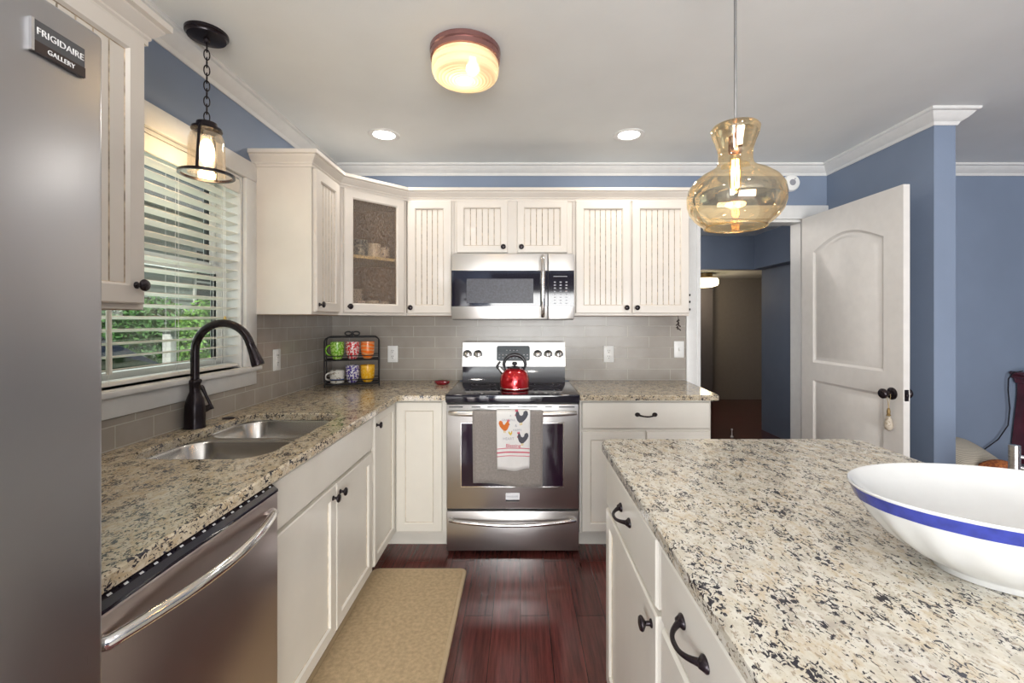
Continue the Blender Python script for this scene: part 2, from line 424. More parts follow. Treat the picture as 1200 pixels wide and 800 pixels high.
g = G()                                               # unseen dining-room wall, opening added for the fill light
for a in ((YR-.1, -.5, 0, ZC), (1.1, YB+.12, 0, ZC), (-.5, 1.1, 0, .8), (-.5, 1.1, 2.1, ZC)): g.box(XR, XR+.1, *a)
struct('wall_right', g, BLUE, 0)
g = G()                                               # unseen wall behind the camera, gap added for the rear fill
for a in ((XL-.14, -.6, 0, ZC), (2.4, XR+.1, 0, ZC), (-.6, 2.4, 2.3, ZC)): g.box(a[0], a[1], YR-.1, YR, a[2], a[3])
struct('wall_rear', g, BLUE, 0)
# hall and the room past it
g = G()
g.box(.9, 1.0, YB+.12, 5.4, 0, 2.36); g.box(2.82, 2.92, YB+.12, 3.9, 0, 2.36)
g.box(2.82, 2.96, 3.9, 5.4, 1.96, 2.36); g.box(2.96, 3.06, 3.9, 5.4, 0, 1.96)
g.box(1.0, 2.96, 5.4, 5.5, 1.955, 2.36); g.box(.9, 2.0, 5.4, 5.5, 0, 1.955); g.box(2.96, 3.06, 5.4, 5.5, 0, 2.36)
struct('wall_hall', g, HALLB, 0)
g = G(); g.box(.9, 3.06, YB+.12, 5.5, 2.36, 2.44); struct('ceiling_hall', g, CEIL, 0)
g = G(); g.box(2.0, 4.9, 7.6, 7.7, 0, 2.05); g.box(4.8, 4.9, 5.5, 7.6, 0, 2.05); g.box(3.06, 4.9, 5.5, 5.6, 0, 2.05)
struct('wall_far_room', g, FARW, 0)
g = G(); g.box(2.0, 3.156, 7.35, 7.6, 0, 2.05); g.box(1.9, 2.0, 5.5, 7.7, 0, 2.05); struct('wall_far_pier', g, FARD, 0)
g = G(); g.box(1.9, 4.9, 5.5, 7.7, 2.05, 2.13); struct('ceiling_far_room', g, CEIL, 0)
# crown moulding
crown = [(0, 2.372), (.006, 2.372), (.010, 2.380), (.014, 2.388), (.020, 2.392), (.034, 2.402), (.050, 2.420), (.056, 2.428), (.066, 2.431), (.070, 2.436), (.070, 2.4449), (0, 2.4449)]
g = G(); g.sweep([(XL, YR), (XL, YB), (2.187, YB), (2.187, 2.37), (2.302, 2.37), (2.302, YB), (XR, YB), (XR, YR)], crown)
struct('trim_1', g, TRIM, 25)
# doorway casing, jamb
g = G()
cas = [(0, 0), (0, .018), (.008, .022), (.070, .018), (.080, .012), (.09, .010), (.09, 0)]
def casing_v(x0, x1, z0, z1):
    g.box(x0, x1, YB-.02, YB, z0, z1, .004); g.box(x0+(.07 if x0 < 1.5 else 0), x0+(.09 if x0 < 1.5 else .02), YB-.026, YB-.018, z0, z1, .002)
casing_v(1.178, 1.268, 0, DZ); casing_v(2.018, 2.108, 0, DZ)
g.box(1.178, 2.186, YB-.022, YB, DZ, DZ+.098, .004); g.box(1.268, 2.018, YB-.028, YB-.02, DZ, DZ+.014, .002)
g.box(1.268, 1.286, YB, YB+.12, 0, DZ); g.box(2.000, 2.018, YB, YB+.12, 0, DZ); g.box(1.286, 2.0, YB, YB+.12, DZ-.018, DZ)
struct('trim_2', g, TRIM)
g = G(); g.box(2.303, XR, YB-.015, YB, 0, .11, .004); g.box(2.173, 2.187, 2.37, 3.18, 0, .11, .003)
g.box(2.173, 2.316, 2.356, 2.37, 0, .11, .003); struct('baseboard_back', g, TRIM)
# tile backsplash
g = G(); g.box(XL, 1.177, YB-.008, YB, .9145, 1.3715); struct('backsplash_back', g, TILEB, 0)['kind'] = 'structure'
g = G(); g.box(XL, XL+.008, .70, WY1+.10, .9145, 1.02); g.box(XL, XL+.008, WY1+.10, YB-.008, .9145, 1.3715)
g.box(XL, XL+.008, .70, 1.262, 1.02, 1.3715); struct('backsplash_left', g, TILEL, 0)

# ---- window: casing and sill board, liner, two sashes
g = G()
g.box(XL, XL+.020, WY0-.09, WY0, WZ0, WZ1, .004); g.box(XL, XL+.020, WY1, WY1+.09, WZ0, WZ1, .004)
g.box(XL, XL+.022, WY0-.09, WY1+.09, WZ1, WZ1+.088, .004)
g.box(XL, XL+.018, WY0-.09, WY1+.09, 1.022, WZ0-.022, .004)
win = struct('window_1', g, TRIM)
g = G(); g.box(XL-.085, XL+.042, WY0-.10, WY1+.10, WZ0-.022, WZ0, .005); build('window_sill', g, TRIM, win)
g = G(); g.box(XL-.14, XL, WY0-.001, WY0+.014, WZ0, WZ1); g.box(XL-.14, XL, WY1-.014, WY1+.001, WZ0, WZ1); g.box(XL-.14, XL, WY0+.014, WY1-.014, WZ1-.014, WZ1+.001)
build('window_liner', g, TRIM, win)
def sash(x, z0, z1):
    g = G(); y0, y1 = WY0+.014, WY1-.014
    for a in ((y0, y0+.045, z0, z1), (y1-.045, y1, z0, z1), (y0+.045, y1-.045, z0, z0+.045), (y0+.045, y1-.045, z1-.04, z1)):
        g.box(x-.03, x, *a, .003)
    f = build('window_sash', g, WHITEP, win)
    g = G(); g.box(x-.018, x-.014, y0+.04, y1-.04, z0+.04, z1-.035); build('pane', g, GLASSC, f)
sash(XL-.085, WZ0, 1.60); sash(XL-.118, 1.57, WZ1-.014)

# ------------------------------------------------------------------ outdoors seen through the blind
g = G(); g.box(-40, XL-.2, -20, 40, -.5, -.32); struct('ground_lawn', g, simple('lawn_green', (.10, .20, .05), .9, noise=.4, nscale=3), 0)
g = G(); g.box(-8.0, -4.7, -20, 40, -.32, -.30); struct('driveway', g, simple('grey_concrete', (.33, .33, .31), .9, noise=.1), 0)
def leaf_mat(n, c):
    m = simple(n, c, .6, noise=.5, nscale=9); return m
LEAFA, LEAFB, LEAFC = leaf_mat('fresh_leaves', (.16, .36, .05)), leaf_mat('deep_leaves', (.07, .20, .04)), leaf_mat('yellow_green_leaves', (.26, .44, .06))
BARK = simple('bark', (.13, .09, .06), .9, noise=.3)
def shrub(name, x, y, z0, h, rx, n, m, label, cat='shrub', trunk=0, group=None):
    rt = thing(name, label, cat, (x, y, z0), group=group)
    g = G()
    for i in range(n):
        a, b = random.uniform(0, 2*PI), math.acos(random.uniform(-1, 1)); k = random.uniform(.55, 1)
        c = Vector((rx*k*math.sin(b)*math.cos(a), rx*k*math.sin(b)*math.sin(a), trunk + (h-trunk)*(.5+.5*k*math.cos(b))))
        u = Vector((random.gauss(0, 1), random.gauss(0, 1), random.gauss(0, 1))).normalized(); w = u.orthogonal().normalized()
        s = random.uniform(.035, .08)
        vs = [g.bm.verts.new(c+u*s), g.bm.verts.new(c+w*s*.5), g.bm.verts.new(c-u*s), g.bm.verts.new(c-w*s*.5)]
        g.face(vs)
    build('foliage', g, m, rt, smooth=0)
    g = G(); g.tube([(0, 0, 0), (.05, .02, h*.5), (0, .05, h*.85)], [.09, .06, .02], 8)
    for k in range(5):
        a = k*1.3; g.tube([(.03, .02, h*.35+.1*k), (rx*.6*math.cos(a), rx*.6*math.sin(a), h*.6+.08*k)], [.035, .01], 6)
    build('stem', g, BARK, rt)
shrub('leafy_shrub', -7.0, 10.3, -.32, 2.2, .88, 4200, LEAFA, 'bright green shrub outside, showing just above the faucet arc')
shrub('leafy_shrub', -8.4, 8.9, -.32, 2.3, 1.05, 5200, LEAFB, 'deep green shrub outside behind the parked dark car')
shrub('leafy_shrub', -5.4, 9.4, -.32, 1.35, .66, 2600, LEAFC, 'low yellow-green shrub outside nearest the kitchen window')
shrub('leafy_shrub', -9.2, 11.2, -.32, 2.3, .92, 4200, LEAFB, 'shrub growing against the siding of the neighbour house')
# neighbour house
nh = thing('neighbour_house', 'pale green-grey sided house next door, seen through the blind', 'house', (-10.2, 12.0, -.32))
g = G(); g.box(-13.5, -10.2, 10.6, 22, -.32, 4.6)
for k in range(26): g.prism([(-10.2, -.2+k*.18), (-10.175, -.2+k*.18), (-10.2, -.03+k*.18)], 'y', 10.6, 22)
build('wall', g, simple('green_grey_siding', (.36, .43, .39), .7), nh, True, 0)
g = G(); g.prism([(-9.7, 4.5), (-11.85, 6.2), (-14.0, 4.5), (-13.5, 4.5), (-11.85, 5.9), (-10.2, 4.5)], 'y', 10.2, 22.4)
build('roof', g, simple('grey_shingles', (.12, .12, .13), .9), nh, True, 0)
for y, nm in ((14.0, 0), (17.4, 1)):
    g = G()
    for a in ((y-.08, y, 1.5, 3.6), (y+.9, y+.98, 1.5, 3.6), (y, y+.9, 1.5, 1.58), (y, y+.9, 3.52, 3.6), (y, y+.9, 2.52, 2.58)): g.box(-10.19, -10.12, *a)
    w = build('window', g, TRIM, nh, True, 0)
    g = G(); g.box(-10.17, -10.15, y, y+.9, 1.58, 3.52); build('pane', g, simple('dark_window_glass', (.02, .03, .035), .05), w, True, 0)
g = G(); g.box(-5.05, -4.93, 6.31, 6.43, -.32, 1.18, .01); g.box(-5.08, -4.90, 6.28, 6.46, 1.18, 1.22, .01)
single('garden_post', g, TRIM, 'white wooden post standing outside beyond the faucet', 'post', (-4.99, 6.37, -.32))
# parked car
car = thing('parked_car', 'dark car parked outside the kitchen window', 'car', (-6.3, 5.75, -.30))
CARP = simple('dark_car_paint', (.02, .025, .035), .12, coat=1)
def carloop(y, zb, zt, w, tw): return [(-w, y, zb), (-w-.02, y, (zb+zt)/2), (-tw, y, zt), (0, y, zt+.03), (tw, y, zt), (w+.02, y, (zb+zt)/2), (w, y, zb), (0, y, zb-.01)]
g = G(); g.rings([carloop(-2.3, .35, .62, .70, .60), carloop(-2.2, .25, .85, .82, .72), carloop(-1.2, .22, .93, .88, .78), carloop(.2, .22, .94, .88, .78), carloop(1.2, .22, .92, .88, .76), carloop(2.0, .24, .78, .84, .68), carloop(2.3, .35, .60, .72, .55)])
build('car_body', g, CARP, car)
g = G(); g.rings([carloop(-1.75, .90, .93, .74, .70), carloop(-1.15, .90, 1.38, .76, .56), carloop(-.2, .90, 1.46, .78, .58), carloop(.45, .90, 1.38, .76, .56), carloop(1.25, .90, .94, .74, .70)])
build('cabin_glass', g, BLKGL, car)
g = G(); g.rings([carloop(-1.1, 1.37, 1.41, .57, .55), carloop(-.2, 1.44, 1.50, .59, .57), carloop(.4, 1.37, 1.42, .57, .55)]); build('car_roof', g, CARP, car)
for sx in (-1, 1):
    for y in (-1.4, 1.4):
        g = G(); g.lathe([(.0, 0), (.2, 0), (.22, .02), (.31, .02), (.33, .05), (.33, .17), (.31, .2), (0, .2)], (sx*.8-.1, y, .33), 'x', 24); w = build('wheel', g, BLACK, car)
        g = G(); g.lathe([(0, 0), (.21, .0), (.2, .02), (0, .03)], (sx*.8+(.11 if sx > 0 else -.14), y, .33), 'x', 20); build('hubcap', g, CHROME, w)

# ------------------------------------------------------------------ cabinets
def bead_panel(g, x0, x1, z0, z1, y, n):
    w = (x1-x0)/n; gw, gd = .0022, .003
    xs = [(x0, y, 0)]
    for k in range(1, n):
        c = x0+k*w; xs += [(c-gw, y, 0), (c, y+gd, 1), (c+gw, y, 1)]
    xs.append((x1, y, 0))
    V = [(g.bm.verts.new((x, yy, z0)), g.bm.verts.new((x, yy, z1))) for x, yy, m in xs]
    for (a, b), (p, q), x in zip(V, V[1:], xs[1:]):
        g.mi = x[2]; g.face([a, p, q, b])
    g.mi = 0
def door(par, x0, x1, z0, z1, style='flat', knob=None, fw=.056, cream=None, bead=5):
    g = G(); t = .020; i = fw
    L = [(x0, x1, z0, z1, -.001), (x0, x1, z0, z1, -t+.004), (x0+.004, x1-.004, z0+.004, z1-.004, -t), (x0+i-.008, x1-i+.008, z0+i-.008, z1-i+.008, -t)]
    m = [0, 0, 0]
    if style == 'glass':
        L += [(x0+i, x1-i, z0+i, z1-i, -t+.006), (x0+i, x1-i, z0+i, z1-i, -.001)]; m += [0, 0]
    else:
        L += [(x0+i-.002, x1-i+.002, z0+i-.002, z1-i+.002, -t+.008), (x0+i, x1-i, z0+i, z1-i, -t+.010)]; m += [0, 1]
    V = g.rects(L, cap=(style == 'flat'), mis=m)
    if style == 'bead': bead_panel(g, x0+i, x1-i, z0+i, z1-i, -t+.010, bead)
    g.mi = 0; g.face(list(reversed(V[0]))) if style != 'glass' else None
    if style == 'glass':
        for k in range(4): g.face([V[0][k], V[0][(k+1) % 4], V[-1][(k+1) % 4], V[-1][k]])
    d = build('door', g, [cream or CREAM, GLAZE if style == 'bead' else GLAZE2], par, smooth=30)
    if style == 'glass':
        g = G(); g.box(x0+i-.004, x1-i+.004, -.011, -.007, z0+i-.004, z1-i+.004); build('glass_pane', g, RAIN, d, smooth=0, label='textured rain glass pane')
    if knob: make_knob(d, knob[0], knob[1], -t)
    return d
def make_knob(par, x, z, y=-.02, s=1.0):
    g = G(); P = [(.0095, 0), (.0095, .002), (.0055, .005), (.005, .013), (.009, .016), (.0155, .020), (.0165, .023), (.014, .027), (.006, .029), (0, .0295)]
    g.lathe([(r*s, -h*s) for r, h in P], (x, y, z), 'y', 20)
    return build('knob', g, BRONZE, par, smooth=50, label='dark bronze knob')
def make_pull(par, x, z, y=-.02, w=.10, drop=.006):
    g = G()
    for sx in (-1, 1):
        g.lathe([(.0125, 0), (.0125, -.003), (.009, -.007), (.006, -.012), (.0, -.013)], (x+sx*w/2, y, z), 'y', 16, ex=1.25)
    pts = []; n = 18
    for k in range(n+1):
        u = k/n; a = (u-.5)*2
        out = .029*(1-abs(a)**2.6); pts.append((x+a*w/2*(1 if abs(a) > .8 else 1), y-.003-out, z-drop*(1-a*a)))
    g.tube(pts, [.0042+.0035*abs((k/n-.5)*2)**4 for k in range(n+1)], 10)
    return build('handle', g, BRONZE, par, smooth=50, label='dark bronze curved pull')
def drawer(par, x0, x1, z0, z1, pull=True, cream=None, drop=.006):
    g = G(); t = .020
    g.rects([(x0, x1, z0, z1, -.001), (x0, x1, z0, z1, -t+.006), (x0+.006, x1-.006, z0+.006, z1-.006, -t), ])
    d = build('drawer', g, cream or CREAMB, par, smooth=30)
    if pull: make_pull(d, (x0+x1)/2, (z0+z1)/2+.006, -t, drop=drop)
    return d
def cabinet_body(par, w, h, dep, z0, cream, toe=False, under=None, name='body'):
    g = G(); g.box(0, w, 0, dep, z0, h, .0015, 1)
    if toe: g.box(.005, w-.005, .075, dep, 0, z0)
    b = build(name, g, cream, par, smooth=30)
    if under:
        g = G(); g.box(.004, w-.004, .004, dep-.002, z0-.0015, z0+.001); build('underside', g, under, par, smooth=0)
    return b
UZ0, UZ1, DZ0, DZ1 = 1.372, 2.135, 1.387, 2.112
FY = 2.904
# -- wall cabinets on the back wall
c = thing('wall_cabinet', 'narrow cream beadboard wall cabinet between the glass-door corner cabinet and the microwave', 'cabinet', (-.735, FY, 0))
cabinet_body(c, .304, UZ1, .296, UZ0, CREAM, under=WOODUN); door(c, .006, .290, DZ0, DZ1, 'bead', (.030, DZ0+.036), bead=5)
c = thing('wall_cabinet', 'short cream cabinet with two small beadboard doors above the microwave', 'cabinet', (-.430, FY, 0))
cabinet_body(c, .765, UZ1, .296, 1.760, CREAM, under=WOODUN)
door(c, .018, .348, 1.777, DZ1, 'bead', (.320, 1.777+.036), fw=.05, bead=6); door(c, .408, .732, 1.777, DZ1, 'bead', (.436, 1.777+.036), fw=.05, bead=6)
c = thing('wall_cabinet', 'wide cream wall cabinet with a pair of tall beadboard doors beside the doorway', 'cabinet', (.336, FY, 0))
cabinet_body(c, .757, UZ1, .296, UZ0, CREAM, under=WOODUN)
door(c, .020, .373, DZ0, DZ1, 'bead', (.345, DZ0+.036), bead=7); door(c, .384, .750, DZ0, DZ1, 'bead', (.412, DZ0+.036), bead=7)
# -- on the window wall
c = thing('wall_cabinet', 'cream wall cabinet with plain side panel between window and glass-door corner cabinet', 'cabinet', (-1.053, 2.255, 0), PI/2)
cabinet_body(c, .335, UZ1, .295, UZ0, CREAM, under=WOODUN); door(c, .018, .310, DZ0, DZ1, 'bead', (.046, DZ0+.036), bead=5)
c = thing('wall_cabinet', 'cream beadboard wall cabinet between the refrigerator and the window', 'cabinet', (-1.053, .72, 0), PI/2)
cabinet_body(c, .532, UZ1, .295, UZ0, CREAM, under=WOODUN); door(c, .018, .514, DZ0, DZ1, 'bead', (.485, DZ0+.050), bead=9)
# -- diagonal corner cabinet with glass door (hollow)
cc = thing('corner_wall_cabinet', 'cream corner wall cabinet with a textured glass door showing crockery', 'cabinet', (-1.053, 2.590, 0), PI/4)
DW = .4455
def cpoly(ins): return [(-1.053+ins*0, 2.590), (-.737, 2.904), (-.737, YB-.002-ins), (XL+.002+ins, YB-.002-ins), (XL+.002+ins, 2.590)]
g = G()
g.slab(cpoly(0), [], UZ0, UZ0+.018); build('bottom_panel', g, CREAM, cc, True, 0)
g = G(); g.slab(cpoly(0), [], UZ1-.018, UZ1); build('top_panel', g, CREAM, cc, True, 0)
g = G(); g.box(XL+.002, XL+.012, 2.592, YB-.002, UZ0+.018, UZ1-.018); g.box(XL+.012, -.739, YB-.012, YB-.002, UZ0+.018, UZ1-.018)
g.box(-.749, -.739, 2.906, YB-.012, UZ0+.018, UZ1-.018); g.box(XL+.012, -1.055, 2.592, 2.602, UZ0+.018, UZ1-.018)
g.slab([(-1.060, 2.606), (-.757, 2.909), (-.757, YB-.013), (XL+.013, YB-.013), (XL+.013, 2.606)], [], UZ0+.0182, UZ0+.020)
build('lining', g, WOODIN, cc, True, 0, label='brown inner lining')
g = G(); g.slab([(-1.050, 2.625), (-.757, 2.918), (-.757, YB-.013), (XL+.013, YB-.013), (XL+.013, 2.625)], [], 1.718, 1.736); build('shelf', g, SHELFE, cc, True, 0, label='pale yellow shelf')
g = G(); fr = .042
for a in ((0, fr, UZ0, UZ1), (DW-fr, DW, UZ0, UZ1), (fr, DW-fr, UZ0, DZ0+.02), (fr, DW-fr, DZ1-.02, UZ1)): g.box(a[0], a[1], 0, .018, a[2], a[3], .001, 1)
build('face_frame', g, CREAM, cc, smooth=30)
door(cc, .026, DW-.026, DZ0, DZ1, 'glass', (.054, DZ0+.036), fw=.056)
# -- crown on the wall cabinets
ccp = [(0, 2.112), (.007, 2.112), (.007, 2.124), (.012, 2.130), (.012, 2.136), (.022, 2.146), (.034, 2.162), (.034, 2.167), (.046, 2.172), (.046, 2.190), (0, 2.190)]
g = G(); g.sweep([(XL+.001, 2.255), (-1.053, 2.255), (-1.053, 2.590), (-.735, FY), (1.093, FY), (1.093, YB-.001)], ccp); struct('trim_3', g, CREAM, 25)
g = G(); g.sweep([(-1.053, .72), (-1.053, 1.252), (XL+.001, 1.252)], ccp); struct('trim_4', g, CREAM, 25)

# -- base cabinets
BZ = .883
BX = -.745
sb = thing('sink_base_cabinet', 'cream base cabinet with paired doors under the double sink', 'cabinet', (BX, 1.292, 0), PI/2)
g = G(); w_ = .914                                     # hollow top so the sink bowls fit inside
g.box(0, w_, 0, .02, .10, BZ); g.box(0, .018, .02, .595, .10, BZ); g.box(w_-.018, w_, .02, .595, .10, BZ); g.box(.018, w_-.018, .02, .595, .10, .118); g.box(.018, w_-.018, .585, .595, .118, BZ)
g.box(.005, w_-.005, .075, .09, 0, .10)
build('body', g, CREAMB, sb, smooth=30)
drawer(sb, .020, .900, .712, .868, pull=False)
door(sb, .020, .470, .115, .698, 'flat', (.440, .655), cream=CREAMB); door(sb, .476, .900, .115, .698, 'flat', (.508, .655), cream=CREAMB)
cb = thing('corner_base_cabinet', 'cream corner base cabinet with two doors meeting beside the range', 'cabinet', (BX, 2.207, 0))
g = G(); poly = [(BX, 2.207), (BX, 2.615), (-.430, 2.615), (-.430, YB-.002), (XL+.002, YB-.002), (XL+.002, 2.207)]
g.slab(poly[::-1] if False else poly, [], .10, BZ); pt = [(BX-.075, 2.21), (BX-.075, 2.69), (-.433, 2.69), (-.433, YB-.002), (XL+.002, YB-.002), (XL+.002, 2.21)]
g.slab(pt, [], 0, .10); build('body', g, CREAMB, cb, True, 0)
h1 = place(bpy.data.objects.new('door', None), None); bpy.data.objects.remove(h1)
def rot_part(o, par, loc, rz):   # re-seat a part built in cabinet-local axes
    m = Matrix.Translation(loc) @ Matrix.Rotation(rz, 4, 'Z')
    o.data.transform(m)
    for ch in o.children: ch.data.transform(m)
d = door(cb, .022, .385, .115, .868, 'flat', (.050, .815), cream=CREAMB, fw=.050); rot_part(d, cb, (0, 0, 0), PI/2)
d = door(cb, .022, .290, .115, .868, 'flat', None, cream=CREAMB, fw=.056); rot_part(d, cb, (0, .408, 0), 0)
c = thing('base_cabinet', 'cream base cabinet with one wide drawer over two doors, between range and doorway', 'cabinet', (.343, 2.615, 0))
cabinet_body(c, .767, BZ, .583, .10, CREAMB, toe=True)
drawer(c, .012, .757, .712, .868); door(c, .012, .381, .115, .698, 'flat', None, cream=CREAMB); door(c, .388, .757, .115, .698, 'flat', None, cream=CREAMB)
# -- island cabinets (faces look towards the sink)
IX = .312
def island_cab(y_far, w, label, kind):
    c = thing('island_cabinet', label, 'cabinet', (IX, y_far, 0), -PI/2)
    cabinet_body(c, w, BZ, .60, .10, CREAMB, toe=True)
    if kind == 'door':
        drawer(c, .020, w-.018, .718, .872, drop=.005); door(c, .020, w-.018, .115, .704, 'flat', (w-.050, .668), cream=CREAMB)
    else:
        drawer(c, .014, w-.014, .718, .872, drop=.005); drawer(c, .014, w-.014, .425, .704, drop=.005); drawer(c, .014, w-.014, .115, .411, drop=.005)
    return c
island_cab(1.55, .602, 'cream island cabinet with one drawer over a single door, at the range end', 'door')
island_cab(.947, .381, 'cream island cabinet of three stacked drawers, beside the island door cabinet', 'drawers')
island_cab(.565, .60, 'cream island cabinet nearest the camera, mostly under the big granite top', 'door')
g = G(); g.box(.915, .935, -.035, 1.548, 0, BZ, .001, 1)
single('island_back_panel', g, CREAMB, 'cream panel closing the seating side of the island cabinets', 'panel', (.925, .75, 0))

# ------------------------------------------------------------------ countertops
def rrect(x0, x1, y0, y1, r, n=6, cw=False):
    P = []
    for cx, cy, a0 in ((x1-r, y1-r, 0), (x0+r, y1-r, 90), (x0+r, y0+r, 180), (x1-r, y0+r, 270)):
        for k in range(n+1):
            a = math.radians(a0+90*k/n); P.append((cx+r*math.cos(a), cy+r*math.sin(a)))
    return P[::-1] if cw else P
SX0, SX1, SY0, SY1 = -1.243, -.812, 1.387, 2.064
g = G()
outer = [(XL+.001, .705), (-.700, .705), (-.700, 2.515), (-.688, 2.545), (-.658, 2.560), (-.430, 2.560), (-.430, YB-.001), (XL+.001, YB-.001)]
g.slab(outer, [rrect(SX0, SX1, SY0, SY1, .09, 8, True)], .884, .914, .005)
tag(build('granite_countertop', g, GRANWARM, None, smooth=30), 'speckled granite countertop running under the window around to the range', 'countertop')
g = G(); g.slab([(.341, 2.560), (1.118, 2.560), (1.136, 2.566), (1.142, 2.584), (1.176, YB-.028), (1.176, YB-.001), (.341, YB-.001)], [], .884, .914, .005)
tag(build('granite_countertop', g, GRANWARM, None, smooth=30), 'short speckled granite countertop between the range and the doorway', 'countertop')
g = G(); rr = rrect(.286, 1.222, -.10, 1.622, .05, 6)
g.slab(rr, [], .884, .914, .005)
tag(build('granite_countertop', g, GRAN, None, smooth=30), 'large speckled granite island top under the white bowl', 'countertop')

# ------------------------------------------------------------------ sink
sk_ = thing('double_sink', 'undermounted stainless double bowl sink in the window counter', 'sink', (-1.03, 1.72, .884))
SINKM = steel('sink_steel', (.60, .58, .55), .24, axis=(1, 1, 1))
def rr3(x0, x1, y0, y1, r, z): return [(x, y, z) for x, y in rrect(x0, x1, y0, y1, r, 6)]
B1 = (SX0-.006, SX1+.006, SY0-.006, 1.722); B2 = (SX0-.006, SX1+.006, 1.748, SY1+.006)
for B in (B1, B2):
    g = G(); x0, x1, y0, y1 = B; L = []
    for ins, z, r in ((0, .878, .085), (.004, .872, .083), (.010, .74, .075), (.022, .705, .06), (.05, .692, .04)): L.append(rr3(x0+ins, x1-ins, y0+ins, y1-ins, r, z))
    g.rings(L, True, False, True)
    L2 = [rr3(x0-.0015, x1+.0015, y0-.0015, y1+.0015, .086, .878), rr3(x0+.008, x1-.008, y0+.008, y1-.008, .076, .74), rr3(x0+.05, x1-.05, y0+.05, y1-.05, .04, .690)]
    g.rings(L2, True, False, True)
    b = build('bowl', g, SINKM, sk_, True, 60)
    g = G(); g.lathe([(.045, .6925), (.043, .695), (.03, .6935), (.028, .688), (0, .688)], ((x0+x1)/2, (y0+y1)/2, 0)); build('drain', g, CHROME, b, True, 40)
g = G(); g.slab(rrect(SX0-.02, SX1+.02, SY0-.02, SY1+.02, .09), [rrect(*B1, .085, 6, True), rrect(*B2, .085, 6, True)], .8775, .8835); build('flange', g, SINKM, sk_, True, 30)
# faucet
FX, FYY = -1.299, 1.787
f = thing('kitchen_faucet', 'tall dark bronze gooseneck faucet behind the sink', 'faucet', (FX, FYY, .914))
g = G(); g.lathe([(.038, 0), (.038, .004), (.0355, .010), (.036, .05), (.035, .085), (.030, .112), (.0255, .125), (.0235, .130), (.0185, .145), (.0195, .175), (.0235, .182), (.0235, .190), (.018, .194)], (0, 0, 0)); build('faucet_body', g, BRONZE, f, smooth=60)
pts = [(0, 0, .19), (0, 0, .25), (0, 0, .305)]; R = .112
for k in range(1, 17):
    a = PI - k*math.radians(164)/16; pts.append((R+R*math.cos(a), 0, .305+R*math.sin(a)))
g = G(); g.tube(pts, .0155, 14); build('spout', g, BRONZE, f, smooth=60)
e = Vector(pts[-1]); d = (e-Vector(pts[-2])).normalized()
g = G(); g.tube([e, e+d*.004, e+d*.006, e+d*.04, e+d*.085, e+d*.093], [.0165, .0165, .0155, .018, .024, .023], 16); build('spray_head', g, BRONZE, f, smooth=60)
g = G(); g.tube([(0, .02, .062), (0, .055, .064), (0, .082, .066)], [.016, .015, .012], 12); h = build('handle', g, BRONZE, f, smooth=60)
g = G(); g.tube([(.012, .085, .058), (.004, .085, .075), (-.010, .078, .115), (-.022, .072, .150), (-.026, .070, .160)], [.0065, .006, .0055, .008, .005], 10); build('lever', g, BRONZE, h, smooth=60)
g = G(); g.lathe([(.024, 0), (.024, .003), (.018, .006), (0, .007)], (-1.275, 1.955, .914)); single('counter_hole_cover', g, BRONZE, 'small dark disc on the granite beside the faucet', 'hole cover', (-1.275, 1.955, .914))

# ------------------------------------------------------------------ refrigerator
fr_ = thing('refrigerator', 'tall stainless steel refrigerator at the end of the window counter', 'refrigerator', (-.99, .33, 0))
g = G(); g.box(XL+.02, -.725, -.22, .695, .02, 1.765, .004); build('body', g, GREYP, fr_, True)
for nm, y0, y1 in (('door', .245, .700), ('door', -.225, .240)):
    g = G(); g.box(-.715, -.650, y0, y1, .05, 1.785, .008, 3); dr = build(nm, g, STEELF, fr_, True, 40)
    yh = .285 if y0 > 0 else .20
    g = G(); g.tube([(-.650, yh, .75), (-.60, yh, .78), (-.595, yh, 1.1), (-.60, yh, 1.55), (-.650, yh, 1.60)], .011, 10); build('handle', g, CHROME, dr, True, 60)
    if y0 > 0:
        g = G(); g.box(-.6505, -.6465, .5945, .6655, 1.7015, 1.745, .0008, 1)
        b = build('badge', g, simple('badge_grey', (.10, .10, .105), .35, .4), dr, True, 30, label='grey maker badge')
        g = G(); g.box(-.6505, -.6460, .592, .5955, 1.7015, 1.745); build('badge_edge', g, CHROME, b, True, 0)
        g = G(); g.box(-.6468, -.6460, .5957, .6653, 1.702, 1.7165); build('badge_strip', g, simple('badge_brown', (.055, .040, .035), .3, .4), b, True, 0)
        text('lettering', 'FRIGIDAIRE', .0128, face_mat((-.6460, .6305, 1.7300), (1, 0, 0)), WHITEM, b)
        text('lettering', 'GALLERY', .0092, face_mat((-.6456, .6305, 1.7092), (1, 0, 0)), WHITEM, b)
